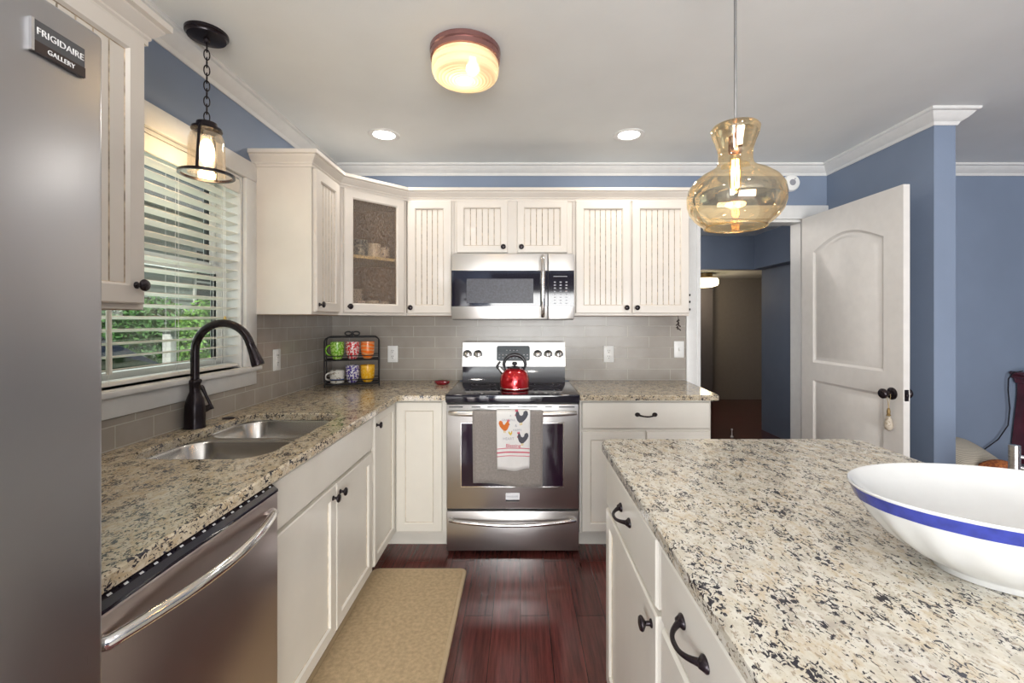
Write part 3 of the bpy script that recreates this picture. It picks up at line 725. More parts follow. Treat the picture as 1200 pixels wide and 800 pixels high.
# ------------------------------------------------------------------ dishwasher
dw = thing('dishwasher', 'stainless dishwasher with a bowed bar handle below the granite', 'dishwasher', (-1.0, .985, 0))
g = G(); g.box(XL+.05, -.745, .705, 1.286, .10, .872); build('body', g, BLACK, dw, True, 0)
g = G(); g.box(XL+.05, -.80, .71, 1.28, 0, .10); build('toe_kick', g, BLACK, dw, True, 0)
g = G(); g.box(-.745, -.695, .707, 1.285, .115, .852, .006, 3); dd = build('door', g, steel('dishwasher_steel', (.46, .40, .38), .30, axis=(1, 1, 1)), dw, True)
g = G(); g.prism([(-.745, .8525), (-.6955, .8525), (-.6955, .859), (-.722, .881), (-.745, .881)], 'y', .707, 1.285)
g.bm.transform(Matrix.Identity(4)); cp = build('control_panel', g, BLKGL, dw, True, 0)
g = G()
for k in range(17):
    y = .735+k*.033
    x, z = -.709, .8703
    for dx, dz, l in ((0, 0, .009),):
        v = [(x+dx-.0016, y, z+dz+.0013+.0004), (x+dx-.0016, y+l, z+dz+.0013+.0004), (x+dx+.0016, y+l, z+dz-.0013+.0004), (x+dx+.0016, y, z+dz-.0013+.0004)]
        g.face([g.bm.verts.new(p) for p in v])
build('print', g, WHITEM, cp, True, 0, label='row of small white control marks')['kind'] = 'stuff'
pts = [(-.690, .735, .812)]
for k in range(0, 21):
    u = k/20; pts.append((-.690+.055*math.sin(PI*(.06+.88*u)), .738+u*.494, .812+.004*math.sin(PI*u)))
pts.append((-.690, 1.238, .812)); 
g = G(); g.tube(pts, .0125, 12); build('handle', g, CHROME, dd, True, 60)

# ------------------------------------------------------------------ range
RX0, RX1, RC = -.426, .336, -.045
rg = thing('electric_range', 'stainless electric range with black glass top between the cream cabinets', 'range', (RC, 2.85, 0))
g = G(); g.box(RX0+.003, RX1-.003, 2.60, 3.15, .03, .902, .002, 1)
for x in (RX0+.06, RX1-.06):
    for y in (2.66, 3.08): g.lathe([(.018, 0), (.018, .03)], (x, y, 0), seg=12)
build('body', g, GREYP, rg, True)
g = G(); g.box(RX0-.002, RX1+.002, 2.550, 3.10, .872, .919, .006, 3); ct = build('cooktop', g, BLKGL, rg, True)
g = G()
for x, y, r in ((RC-.20, 2.72, .105), (RC+.20, 2.72, .085), (RC-.20, 2.96, .080), (RC+.20, 2.96, .105), (RC, 2.98, .05)):
    for rr_ in (r, r*.62):
        a = [(x+math.cos(q*2*PI/40)*rr_, y+math.sin(q*2*PI/40)*rr_, .9194) for q in range(40)]
        b = [(x+math.cos(q*2*PI/40)*(rr_-.0018), y+math.sin(q*2*PI/40)*(rr_-.0018), .9194) for q in range(40)]
        g.rings([a, b], True, False, False)
build('burner_rings', g, simple('burner_print', (.16, .16, .19), .3), ct, True, 0)
g = G(); g.prism([(3.045, .918), (3.150, .918), (3.150, 1.187), (3.105, 1.187), (3.070, 1.026), (3.062, .960)], 'x', RX0+.030, RX1-.033)
bgd = build('backguard', g, BLKGL, rg, True, 20)
g = G()
P = lambda x, u, o: (x, 3.070+(3.105-3.070)*u-o, 1.026+(1.187-1.026)*u)
sl = (3.105-3.070)/(1.187-1.026)
g.prism([(3.064, 1.026), (3.080, 1.026), (3.112, 1.190), (3.098, 1.190)], 'x', RX0+.026, RX1-.029); cpn = build('control_panel', g, steel('panel_steel', (.62, .61, .60), .32), bgd, True, 20)
nrm = Vector((0, -1, sl)).normalized()
def onp(x, z, o=0.0):
    y = 3.064+(z-1.026)*(3.098-3.064)/(1.190-1.026); return Vector((x, y, z)) + nrm*o
for x in (-.365, -.293, .118, .190, .264):
    g = G(); c0 = onp(x, 1.108); pts = [c0+nrm*o for o in (0, .004, .006, .020, .022)]
    g.tube(pts, [.024, .024, .019, .018, .015], 20); kb = build('knob', g, STEEL, cpn, True, 50)
    g = G(); q = onp(x, 1.108, .023); g.box(x-.0035, x+.0035, q.y-.004, q.y+.004, 1.092, 1.124, .002, 1); build('grip', g, BLACK, kb, True)
    g = G(); lo = [c0+nrm*.0008]; 
    ring = [c0+nrm*.0025+Vector((math.cos(a)*.030, 0, math.sin(a)*.030)) for a in [k*2*PI/24 for k in range(24)]]
    ring2 = [c0+nrm*.0025+Vector((math.cos(a)*.0238, 0, math.sin(a)*.0238)) for a in [k*2*PI/24 for k in range(24)]]
    g.rings([ring, ring2], True, False, False); build('dial_ring', g, SLOT, kb, True, 0)
g = G()
q0, q1 = onp(0, 1.064, .0015).y, onp(0, 1.166, .0015).y
pl = rrect(-.164, .064, 1.064, 1.166, .014, 5)
yy = lambda z: onp(0, z, .0015).y
g.rings([[(x, yy(z)+.004, z) for x, z in pl], [(x, yy(z), z) for x, z in pl]]); dsp = build('display', g, simple('display_glass', (.06, .075, .085), .12), cpn, True, 30)
g = G()
for r_, z in enumerate((1.085, 1.105, 1.135)):
    for k in range(9 if r_ < 2 else 4):
        x = -.150+k*.024+(.05 if r_ == 2 else 0); y = yy(z)-.0008
        g.box(x, x+.010, y-.0002, y+.0002, z-.003, z+.003)
build('print', g, MARK, dsp, True, 0)
# oven door
g = G(); y0 = 2.565
g.box(RX0+.002, RX1-.002, y0, 2.600, .262, .862, .005, 2); od = build('oven_door', g, STEELV, rg, True)
g = G(); g.box(RC-.300, RC+.295, y0-.003, y0+.002, .385, .760, .002, 1); ow = build('window_trim', g, CHROME, od, True)
g = G(); g.box(RC-.293, RC+.288, y0-.005, y0+.001, .393, .752, .002, 1); build('window', g, DARKGL, ow, True, label='dark oven window')
g = G()
for x0, x1 in ((-.41, -.33), (-.28, -.23), (-.19, -.06), (-.02, .10), (.14, .18), (.22, .31)): g.box(x0, x1, y0-.001, y0+.003, .843, .849)
build('vent', g, SLOT, od, True, 0)['kind'] = 'stuff'
pts = [(RX0+.022, y0, .816)]
for k in range(0, 25):
    u = k/24; pts.append((RX0+.024+u*(RX1-RX0-.048), y0-.022-.030*math.sin(PI*u)**.35, .816))
pts.append((RX1-.022, y0, .816))
g = G(); g.tube(pts, [.010]+[.0125+.006*math.sin(PI*k/24) for k in range(25)]+[.010], 12); build('handle', g, STEELM, od, True, 60)
g = G(); g.box(RC-.040, RC+.040, y0-.004, y0, .316, .354, .001, 1); bd = build('badge', g, simple('pale_badge', (.75, .75, .76), .25, .6), od, True)
g = G(); g.box(RC-.040, RC+.040, y0-.0045, y0, .308, .316); build('badge_strip', g, BLACK, bd, True, 0)
text('lettering', 'FRIGIDAIRE', .013, face_mat((RC, y0-.0045, .335), (0, -1, 0)), GREYP, od)
g = G(); g.box(RX0+.002, RX1-.002, y0, 2.60, .022, .250, .005, 2); sd = build('storage_drawer', g, STEELV, rg, True)
pts = [(RX0+.024, y0, .205)]
for k in range(0, 25):
    u = k/24; pts.append((RX0+.026+u*(RX1-RX0-.052), y0-.018-.024*math.sin(PI*u)**.6, .205-.018*math.sin(PI*u)))
pts.append((RX1-.024, y0, .205))
g = G(); g.tube(pts, .0115, 12); build('handle', g, CHROME, sd, True, 60)

# ------------------------------------------------------------------ microwave
MY = 2.780
mw = thing('microwave_oven', 'stainless microwave mounted above the range', 'microwave', (-.047, 2.98, 1.345))
g = G(); g.box(-.426, .332, MY+.03, YB-.01, 1.345, 1.757, .003, 1); build('body', g, GREYP, mw, True)
XD = .170
g = G(); g.box(-.428, XD-.002, MY, MY+.03, 1.350, 1.755, .004, 2); md = build('door', g, STEELM, mw, True)
g = G(); g.box(XD+.002, .333, MY, MY+.03, 1.350, 1.755, .004, 2); mp_ = build('control_panel', g, STEELM, mw, True)
g = G(); g.box(-.4275, XD-.0025, MY-.0025, MY+.002, 1.428, 1.651, .001, 1); wg = build('window', g, BLKGL, md, True, label='dark glass window band')
g = G(); g.box(-.335, .08, MY-.0032, MY, 1.448, 1.600, .001, 1); build('mesh_screen', g, simple('window_screen', (.035, .035, .05), .4, noise=.4, nscale=90), wg, True)
g = G(); g.box(XD+.0025, .3325, MY-.0025, MY+.002, 1.428, 1.651, .001, 1); kp = build('keypad', g, BLKGL, mp_, True)
g = G()
for r_ in range(8):
    for cidx in range(3):
        x, z = XD+.036+cidx*.036, 1.445+r_*.0185
        g.box(x, x+.013, MY-.0030, MY-.002, z, z+(.005 if r_ < 5 else .008))
g.box(XD+.034, XD+.12, MY-.003, MY-.002, 1.612, 1.616)
build('print', g, MARK, kp, True, 0)['kind'] = 'stuff'
pts = [(.137, MY, 1.735)] + [(.137, MY-.020-.028*math.sin(PI*(k/16))**.7, 1.735-k/16*.365) for k in range(17)] + [(.137, MY, 1.370)]
g = G(); g.tube(pts, .013, 12); build('handle', g, CHROME, md, True, 60)

# ------------------------------------------------------------------ kettle
kx, ky, kz = -.036, 2.74, .9195
k = thing('tea_kettle', 'shiny red kettle with black handle on the black glass cooktop', 'kettle', (kx, ky, kz))
g = G(); g.lathe([(.078, 0), (.086, .004), (.088, .012), (.0885, .06), (.084, .085), (.072, .108), (.052, .124), (.030, .131)], (0, 0, 0), seg=36); kb = build('kettle_body', g, RED, k, smooth=60)
g = G(); g.lathe([(.0875, .010), (.0895, .011), (.0895, .015), (.0878, .016)], (0, 0, 0), seg=36, cap0=False, cap1=False); build('band', g, CHROME, kb, smooth=60)
g = G(); g.lathe([(.034, .129), (.032, .135), (.020, .141), (.006, .144), (.006, .148), (.014, .152), (.016, .160), (.012, .168), (0, .170)], (0, 0, 0), seg=24); build('lid', g, BLACK, k, smooth=60)
g = G(); g.tube([(-.060, 0, .095), (-.080, 0, .115), (-.096, 0, .134)], [.018, .014, .011], 12); sp = build('spout', g, CHROME, k, smooth=60)
g = G(); g.tube([(-.098, 0, .130), (-.106, 0, .144), (-.098, 0, .158), (-.088, 0, .170)], [.012, .009, .007, .006], 10); build('whistle_cap', g, BLACK, sp, smooth=60)
pts = [(.066*math.cos(a)*1.0, 0, .150+.062*math.sin(a)) for a in [PI*(1-q/16) for q in range(17)]]
g = G(); g.tube([(-.056, 0, .118)]+pts+[(.056, 0, .118)], [.004]+[.009+.003*math.sin(PI*q/16) for q in range(17)]+[.004], 12); build('handle', g, BLACK, k, smooth=60)

# ------------------------------------------------------------------ towels over the oven handle
HZ, HY = .816, y0-.052
def towel(name, x0, x1, zf, zb, off, m, label, wav=.004, slant=0.0, ph=0):
    """cloth folded over the bar: front drop to zf, back drop to zb"""
    prof = []; R_ = .023+off
    nz = 14
    for q in range(nz+1): prof.append((HY-R_-.001, zf+(HZ-zf)*q/nz, 1-q/nz))
    for q in range(1, 8): a = PI*q/8; prof.append((HY-R_*math.cos(a), HZ+R_*math.sin(a)*.9, 0))
    yb = min(HY+R_, 2.5575-off*.1)
    for q in range(0, 7): prof.append((HY+R_, HZ-(HZ-zb)*q/6, 0))
    nx = 18; loops = []
    for th in (0, 1):
        pass
    g = G(); V = []
    for i in range(nx+1):
        u = i/nx; x = x0+(x1-x0)*u; col = []
        for (y, z, w) in prof:
            dy = -wav*w*(1+math.sin(u*11+ph)); dz = (slant*u + .006*math.sin(u*7+ph))*w
            dx = .010*(u-.5)*w*(-1)
            col.append((x+dx, y+dy, z+dz))
        V.append(col)
    t_ = .0022
    A = [[g.bm.verts.new(p) for p in c_] for c_ in V]
    for i in range(nx):
        for j in range(len(prof)-1): g.face([A[i][j], A[i+1][j], A[i+1][j+1], A[i][j+1]])
    rt = thing(name, label, 'towel', ((x0+x1)/2, HY, zf)) 
    o = build('cloth', g, m, rt, True, 60)
    s_ = o.modifiers.new('t', 'SOLIDIFY'); s_.thickness = t_; s_.offset = 0
    return rt, lambda x, z: HY-R_-.001-t_*.5-wav*((HZ-z)/(HZ-zf))*(1+math.sin((x-x0)/(x1-x0)*11+ph))
tw, sf = towel('hand_towel', -.268, .126, .440, .56, 0, TOWELG, 'taupe terry towel hanging over the oven door handle', .003, -.028)
tw2, sf2 = towel('tea_towel', -.134, .054, .512, .70, .0062, TOWELW, 'white tea towel printed with roosters, laid over the taupe towel', .0025, .004, 1.2)
cloth = tw2.children[0]
def shape(name, polys, m):
    g = G()
    for pl in polys:
        vs = [g.bm.verts.new((x, sf2(x, z)-.0012-i*.0001, z)) for i, (x, z) in [(0, p) for p in pl]]
        f = g.face(vs)
    bmesh.ops.triangulate(g.bm, faces=g.bm.faces)
    return build(name, g, m, cloth, True, 0)
def hen(cx, cz, s, flip, body, comb, nm='rooster_print'):
    F = -1 if flip else 1
    pts = [(-.5, .35), (-.42, .62), (-.28, .70), (-.18, .55), (-.12, .34), (.05, .24), (.20, .34), (.26, .60), (.44, .74), (.62, .66), (.68, .40), (.56, .10), (.36, -.16), (.12, -.38), (-.12, -.40), (-.32, -.20), (-.42, .05)]
    shape(nm, [[(cx+F*x*s, cz+z*s) for x, z in pts]], body)
    shape('comb_print', [[(cx+F*x*s, cz+z*s) for x, z in [(-.52, .62), (-.50, .86), (-.40, .76), (-.34, .90), (-.26, .76), (-.22, .66)]], [(cx+F*x*s, cz+z*s) for x, z in [(-.50, .42), (-.56, .22), (-.44, .24)]]], comb)
    shape('legs_print', [[(cx+F*x*s, cz+z*s) for x, z in [(-.04, -.38), (.0, -.38), (-.02, -.62), (-.10, -.62)]], [(cx+F*x*s, cz+z*s) for x, z in [(.08, -.36), (.12, -.36), (.12, -.60), (.04, -.60)]]], YEL)
tx = lambda u: -.134+.188*u
tz = lambda v: .840-.345*v
hen(tx(.72), tz(.12), .060, False, CHAR, PINK); hen(tx(.25), tz(.26), .050, True, ORNG, PINK, 'hen_print'); hen(tx(.76), tz(.46), .052, False, CHAR, PINK)
hen(tx(.42), tz(.365), .018, True, YEL, ORNG, 'chick_print')
for s_, u, v, z_, m_ in (('a', .42, .07, .020, GREYPR), ('GRATEFUL', .36, .145, .016, GREYPR), ('&', .58, .235, .020, GREYPR), ('HAPPY', .62, .305, .016, GREYPR), ('HEART', .36, .445, .020, GREYPR), ('Blessing', .50, .555, .026, PINK)):
    x, z = tx(u), tz(v); t_ = text('lettering', s_, z_, face_mat((x, sf2(x, z)-.0024, z), (0, -1, 0)), m_, cloth); 
for z, h in ((.632, .004), (.612, .007), (.590, .004)):
    g = G(); n = 18
    a = [(-.131+.181*i/n, sf2(-.131+.181*i/n, z)-.0013, z+.005*math.sin(i/n*3)) for i in range(n+1)]
    A = [(g.bm.verts.new(p), g.bm.verts.new((p[0], p[1], p[2]-h))) for p in a]
    for p, q in zip(A, A[1:]): g.face([p[0], q[0], q[1], p[1]])
    build('stripe', g, PINK, cloth, True, 0)

# ------------------------------------------------------------------ mug rack and mugs
RRZ = math.radians(19)
rk = thing('mug_rack', 'black wire two-tier mug rack on the granite in the corner', 'rack', (-1.105, 2.950, .914), RRZ)
BLKW = simple('black_wire', (.012, .011, .012), .4, .5)
rw, rd, rh = .165, .080, .330
g = G()
for y in (-rd, rd):
    pts = [(-rw, y, .003), (-rw, y, rh-.04)] + [(-rw+.03-.03*math.cos(a), y, rh-.04+.03*math.sin(a)) for a in [k*PI/12 for k in range(1, 7)]] + [(rw-.03+.03*math.sin(a), y, rh-.04+.03*math.cos(a)) for a in [k*PI/12 for k in range(0, 7)]] + [(rw, y, .003)]
    g.tube(pts, .0042, 8)
build('wire_frame', g, BLKW, rk, smooth=50)
for z in (.018, .172):
    g = G()
    for y in (-rd, -.045, .045, rd): g.tube([(-rw, y, z), (rw, y, z)], .0035, 8)
    for x in (-rw, rw): g.tube([(x, -rd, z), (x, rd, z)], .0035, 8)
    g.tube([(-rw, -rd, z+.028), (rw, -rd, z+.028)], .003, 8); g.tube([(-rw, rd, z+.028), (rw, rd, z+.028)], .003, 8)
    build('shelf', g, BLKW, rk, smooth=50)
g = G(); g.tube([(0, -rd, rh-.010), (0, -rd, rh+.012)], .006, 8)
for sx in (-1, 1): g.tube([(sx*(.004+.020*(1-math.cos(a))), -rd, rh+.014+.012*math.sin(a)) for a in [k*2*PI/14 for k in range(14)]], .0045, 8, closed=True)
g.lathe([(0, -.007), (.008, -.004), (.008, .004), (0, .007)], (0, -rd, rh+.020), 'y', 12)
build('bow_finial', g, BLKW, rk, smooth=50)
def mug(name, label, loc, r, h, mats, shape_='round', group=None, handle=True, hdir=1.9):
    rt = thing(name, label, 'mug', loc, group=group)
    g = G()
    if shape_ == 'round': pr = [(r*.50, 0), (r*.62, .004), (r*.80, h*.14), (r*.94, h*.34), (r, h*.62), (r*1.0, h), (r*.94, h), (r*.92, h*.6), (r*.7, h*.15), (0, h*.10)]
    else: pr = [(r*.78, 0), (r*.92, .003), (r*.98, h*.12), (r, h), (r*.93, h), (r*.91, h*.12), (0, h*.10)]
    g.lathe(pr, (0, 0, 0), seg=28, cap1=False); g.face([]) if False else None
    build('mug_body', g, mats[0], rt, smooth=50)
    if len(mats) > 2:
        g = G(); g.lathe([(r*.51, -.0005), (r*.64, .004), (r*.965, h*.14), (r*.995, h*.36)] if shape_ != 'round' else [(r*.51, -.0004), (r*.64, .004), (r*.815, h*.14), (r*.955, h*.34)], (0, 0, 0), seg=28, cap0=False, cap1=False); build('lower_band', g, mats[2], rt, smooth=50)
    if handle:
        g = G(); ca, sa = math.cos(hdir), math.sin(hdir)
        pts = [((r*.93+.030*math.sin(a))*ca, (r*.93+.030*math.sin(a))*sa, h*.52-h*.30*math.cos(a)) for a in [PI*k/10 for k in range(11)]]
        g.tube(pts, .0055, 8); build('handle', g, mats[1], rt, smooth=50)
    return rt
mz1, mz0 = .914+.1758, .914+.0218
def rp(u, z, v=-.020): p = MW['mug_rack'] @ Vector((u, v, 0)); return (p.x, p.y, z)
GREEN = simple('lime_glaze', (.20, .50, .02), .2); 
mug('coffee_mug', 'lime green patterned mug on the upper tier of the wire rack', rp(-.093, mz1), .042, .112, (pattern('green_dots', (.15, .42, .01), (.50, .72, .20), 90, .52), GREEN), hdir=3.4)
mug('coffee_mug', 'pink and red patterned mug between the green and orange mugs', rp(0, mz1), .043, .112, (pattern('pink_lace', (.75, .60, .58), (.62, .04, .05), 85, .5), simple('pink_glaze', (.6, .1, .1), .2)))
mug('coffee_mug', 'orange mug with zebra stripes at the end of the upper tier', rp(.093, mz1), .043, .112, (pattern('orange_zebra', (.85, .16, .01), (.75, .32, .12), 14, .55, 'wave'), simple('orange_glaze', (.8, .15, .01), .2)))
mug('tea_cup', 'small white cup with blue base on the lower tier of the rack', rp(-.093, mz0), .044, .082, (pattern('cup_flowers', (.74, .72, .66), (.38, .33, .26), 60, .62), simple('cup_white', (.75, .74, .7), .2), simple('cup_blue', (.05, .10, .32), .2)), 'straight', hdir=3.5)
mug('coffee_mug', 'purple and white patterned mug in the middle of the lower tier', rp(0, mz0), .043, .112, (pattern('purple_lace', (.70, .68, .72), (.09, .06, .28), 85, .5), simple('purple_glaze', (.1, .07, .3), .2)))
mug('coffee_mug', 'yellow mug at the end of the lower tier of the rack', rp(.093, mz0), .045, .112, (pattern('yellow_dots', (.85, .42, .01), (.90, .55, .08), 80, .55), simple('yellow_glaze', (.85, .42, .01), .2)))
# crockery inside the glass-door cabinet
CW = simple('white_cup', (.78, .78, .77), .2); CBL = pattern('blue_spatter', (.06, .10, .14), (.35, .42, .46), 60, .55); CGR = pattern('grey_print_mug', (.70, .68, .68), (.25, .22, .27), 50, .56)
fn = Vector((.7071, .7071, 0))
def inc(t, d): return Vector((-1.053, 2.590, 0)) + fn*t + Vector((-.7071, .7071, 0))*d
for i, (t_, d_, r_, h_, m_, lb) in enumerate(((.105, .16, .036, .075, CGR, 'dim grey mug beside the dark blue mug on the glass cabinet shelf'), (.186, .11, .042, .105, CBL, 'dark blue speckled mug on the shelf behind the rain glass'), (.270, .10, .040, .090, CW, 'plain white mug on the shelf behind the rain glass'), (.346, .11, .034, .075, CGR, 'small grey-white mug on the shelf nearest the beadboard cabinet'))):
    p = inc(t_, d_); mug('coffee_mug', lb, (p.x, p.y, 1.7362), r_, h_, (m_, m_), 'straight', hdir=2.36)
zf_ = UZ0+.0203
def bowl(name, label, loc, r, h, m):
    g = G(); g.lathe([(r*.5, 0), (r*.55, .006), (r*.85, h*.4), (r, h), (r*.96, h), (r*.8, h*.42), (0, h*.12)], loc, seg=28, cap1=False)
    return single(name, g, m, label, 'bowl', loc)
for t_, d_, h_, m_, lb in ((.100, .10, .070, CGR, 'patterned cup on the cabinet floor nearest the knob, behind rain glass'), (.180, .115, .072, pattern('violet_print', (.70, .68, .74), (.22, .14, .30), 55, .54), 'violet patterned cup on the cabinet floor behind rain glass'), (.260, .10, .074, CW, 'white cup on the cabinet floor behind rain glass'), (.340, .11, .070, CGR, 'patterned cup on the cabinet floor at the far end behind rain glass')):
    p = inc(t_, d_); mug('coffee_cup', lb, (p.x, p.y, zf_), .038, h_, (m_, m_), 'straight', hdir=2.36)
p = inc(.20, .27); px_, py_ = p.x, p.y
for k in range(4):
    bowl('cereal_bowl', ['pale bowl at the bottom of the stack behind the cups', 'second pale bowl up in the stack behind the cups', 'third pale bowl up in the stack behind the cups', 'topmost pale bowl of the stack behind the cups'][k], (px_, py_, zf_+k*.030), .072, .062, CW)['group'] = 'stacked bowls in the corner cabinet'

# ------------------------------------------------------------------ outlets and switch
def plate(name, label, cat, loc, rz, kind):
    rt = thing(name, label, cat, loc, rz)
    g = G(); g.box(-.036, .036, -.006, 0, -.0585, .0585, .003, 2); build('cover_plate', g, WHITEP, rt)
    if kind == 'outlet':
        for z in (-.020, .020):
            g = G(); g.lathe([(.0165, 0), (.0165, -.0085), (.0155, -.009), (0, -.009)], (0, 0, z), 'y', 20); r_ = build('receptacle', g, WHITEP, rt)
            g = G(); g.box(-.0075, -.0045, -.0096, -.0088, z+.001, z+.009); g.box(.0045, .0075, -.0096, -.0088, z+.001, z+.009); g.box(-.002, .002, -.0096, -.0088, z-.010, z-.005)
            build('slots', g, SLOT, r_, smooth=0)
    else:
        g = G(); g.prism([(-.006, -.012), (-.006, .012), (-.017, .006), (-.015, -.002)], 'x', -.005, .005); build('toggle', g, WHITEP, rt, smooth=0)
    return rt
plate('wall_outlet', 'white wall outlet beside the mug rack on grey tile', 'outlet', (-.909, YB-.008, 1.102), 0, 'outlet')
plate('wall_outlet', 'white wall outlet above the short countertop by the range', 'outlet', (.628, YB-.008, 1.102), 0, 'outlet')
plate('wall_outlet', 'white wall outlet between the window and the corner cabinets', 'outlet', (XL+.008, 2.460, 1.125), PI/2, 'outlet')
plate('light_switch', 'white light switch on tile next to the doorway casing', 'switch', (1.128, YB-.008, 1.135), 0, 'switch')
# red trinket dish
g = G(); L = []
for r_, z in ((.034, 0), (.044, .006), (.050, .018), (.047, .024), (.040, .020), (.030, .010), (.001, .008)):
    L.append([(r_*(1+.07*math.cos(8*a))*math.cos(a)*.95, r_*(1+.07*math.cos(8*a))*math.sin(a)*.7, z) for a in [2*PI*k/48 for k in range(48)]])
g.rings(L); single('trinket_dish', g, REDD, 'small dark red glass dish on granite beside the range', 'dish', (-.523, 2.985, .914), world=False)
# hanging sprig under the cabinet and hook strip on its side
rt = thing('dried_sprig', 'small dark sprig hanging from the cabinet underside above the light switch', 'sprig', (1.055, 3.00, 1.300))
g = G(); g.tube([(0, 0, .070), (.002, 0, .045), (-.002, 0, .01)], .0016, 6)
for k in range(9):
    a = k*2.4; z = .045-k*.008; d_ = .008+.0016*k
    g.tube([(0, 0, z+.008), (d_*math.cos(a), d_*math.sin(a), z-.006)], [.003, .0045], 6)
build('stalks', g, simple('dried_herb', (.05, .035, .03), .8), rt)
rt = thing('key_hooks', 'black hooks fixed to the end panel of the cabinet beside the doorway', 'hooks', (1.093, 2.96, 1.40))
g = G(); g.box(0, .004, -.018, .018, -.01, .130, .001, 1); build('hook_plate', g, BLACK, rt)
for z in (.115, .070, .020):
    g = G(); g.tube([(.002, -.004, z+.008), (.010, -.004, z+.004), (.013, -.004, z-.008), (.022, -.006, z-.011), (.023, -.006, z)], .006, 8); build('hook', g, BLACK, rt)

# ------------------------------------------------------------------ lamps
cl_ = ZC-.0005
def downlight(x, y, label, seen=True):
    rt = thing('recessed_light', label, 'ceiling light', (x, y, cl_), group='recessed ceiling lights')
    g = G(); g.lathe([(.092, 0), (.092, -.003), (.086, -.006), (.066, -.003), (.062, 0)], (0, 0, 0), seg=32, cap0=False, cap1=False); build('trim_ring', g, WHITEP, rt)
    g = G(); g.lathe([(.064, -.0012), (0, -.0014)], (0, 0, 0), seg=32, cap0=False); build('lit_disc', g, LED, rt)
    light('downlight_lamp', 'AREA', (x, y, cl_-.008), DOWN_W, (1, .93, .84), .12)
downlight(-.812, 2.666, 'lit recessed light above the glass-door corner cabinet')
downlight(.645, 2.666, 'lit recessed light above the wide beadboard cabinet')
downlight(-.60, .35, 'out-of-view recessed fill light added on the sink side')  # this and the next two are unseen, added to light the room evenly
downlight(.75, .35, 'out-of-view recessed fill light added over the island')
downlight(.2, -1.5, 'out-of-view recessed fill light added in the rear of the room')
dl = thing('dome_ceiling_light', 'round ribbed glass ceiling light with brown metal base', 'ceiling light', (-.225, 1.83, cl_))
g = G(); g.lathe([(.140, 0), (.143, -.003), (.143, -.020), (.139, -.024), (.142, -.028), (.140, -.046), (.130, -.048)], (0, 0, 0), seg=48, cap1=False); build('base', g, simple('brown_metal', (.30, .15, .14), .25, .7), dl, smooth=40)
# ribbed glass bowl
g = G(); pr = [(.128, -.040), (.133, -.050), (.135, -.055), (.131, -.060), (.135, -.068), (.136, -.082), (.131, -.087), (.133, -.096), (.128, -.108)]
r_ = .122
while r_ > .006: pr += [(r_, -.112-.016*(1-(r_/.128)**2)), (r_-.007, -.1145-.016*(1-(r_/.128)**2))]; r_ -= .0135
pr.append((0, -.130)); g.lathe(pr, (0, 0, 0), seg=48, cap0=False)
m, t, b = mat('frosted_ribbed_glass'); b.inputs['Base Color'].default_value = (.95, .86, .68, 1); b.inputs['Roughness'].default_value = .25
out = t.nodes['Material Output']; tr = N(t, 'ShaderNodeBsdfTransparent'); tr.inputs[0].default_value = (1, .93, .80, 1); tl = N(t, 'ShaderNodeBsdfTranslucent'); tl.inputs[0].default_value = (1, .88, .66, 1)
ms1 = N(t, 'ShaderNodeMixShader'); ms1.inputs[0].default_value = .42; ms2 = N(t, 'ShaderNodeMixShader'); ms2.inputs[0].default_value = .30
t.links.new(tl.outputs[0], ms1.inputs[1]); t.links.new(b.outputs[0], ms1.inputs[2]); t.links.new(ms1.outputs[0], ms2.inputs[1]); t.links.new(tr.outputs[0], ms2.inputs[2]); t.links.new(ms2.outputs[0], out.inputs[0])
FROST = m
build('glass_shade', g, FROST, dl, smooth=12)
g = G(); g.lathe([(.012, -.030), (.014, -.045), (.026, -.065), (.028, -.080), (.018, -.096), (0, -.102)], (.03, 0, 0), seg=20); build('bulb', g, simple('lit_dome_bulb', (1, .9, .7), .3, emit=(1, .84, .6), es=4), dl, smooth=60)
light('dome_lamp', 'POINT', (-.225, 1.83, cl_-.075), DOME_W, (1, .80, .52), .05)
# left pendant (lantern on a chain)
lp = thing('lantern_pendant', 'bronze lantern pendant with clear glass hanging on a chain before the window', 'pendant light', (-1.203, 1.718, cl_))
g = G(); g.lathe([(.072, 0), (.072, -.010), (.066, -.014), (.064, -.022), (.040, -.026), (.012, -.028), (.010, -.040), (0, -.041)], (0, 0, 0), seg=36); build('canopy', g, BRONZE, lp, smooth=50)
g = G(); nl = 10; top, bot = -.040, -.338; ll = (top-bot)/nl
for k in range(nl):
    zc = top-ll*(k+.5); hor = k % 2; pts = []
    for q in range(16):
        a = 2*PI*q/16; u, v = .0095*math.cos(a), (ll*.5+.005)*math.sin(a); pts.append((u*.75, u*.65, zc+v) if hor else (u*.5, -u*.85, zc+v))
    g.tube(pts, .0023, 6, closed=True)
build('chain', g, BRONZE, lp, smooth=60)
g = G(); g.lathe([(.006, -.336), (.020, -.340), (.034, -.346), (.036, -.362), (.050, -.366), (.052, -.376), (.030, -.380), (0, -.380)], (0, 0, 0), seg=32); build('cap', g, BRONZE, lp, smooth=40)
g = G(); g.lathe([(.040, -.378), (.052, -.392), (.059, -.412), (.060, -.440), (.062, -.545), (.0605, -.545), (.058, -.440), (.050, -.395), (.040, -.381)], (0, 0, 0), seg=36, cap0=False, cap1=False); build('glass_shade', g, SEEDY, lp, smooth=60)
for a in (math.radians(-76), math.radians(104)):
    g = G(); c_, s_ = math.cos(a), math.sin(a); g.tube([(.050*c_, .050*s_, -.370), (.064*c_, .064*s_, -.385), (.084*c_, .084*s_, -.545)], .0055, 8); build('arm', g, BRONZE, lp, smooth=50)
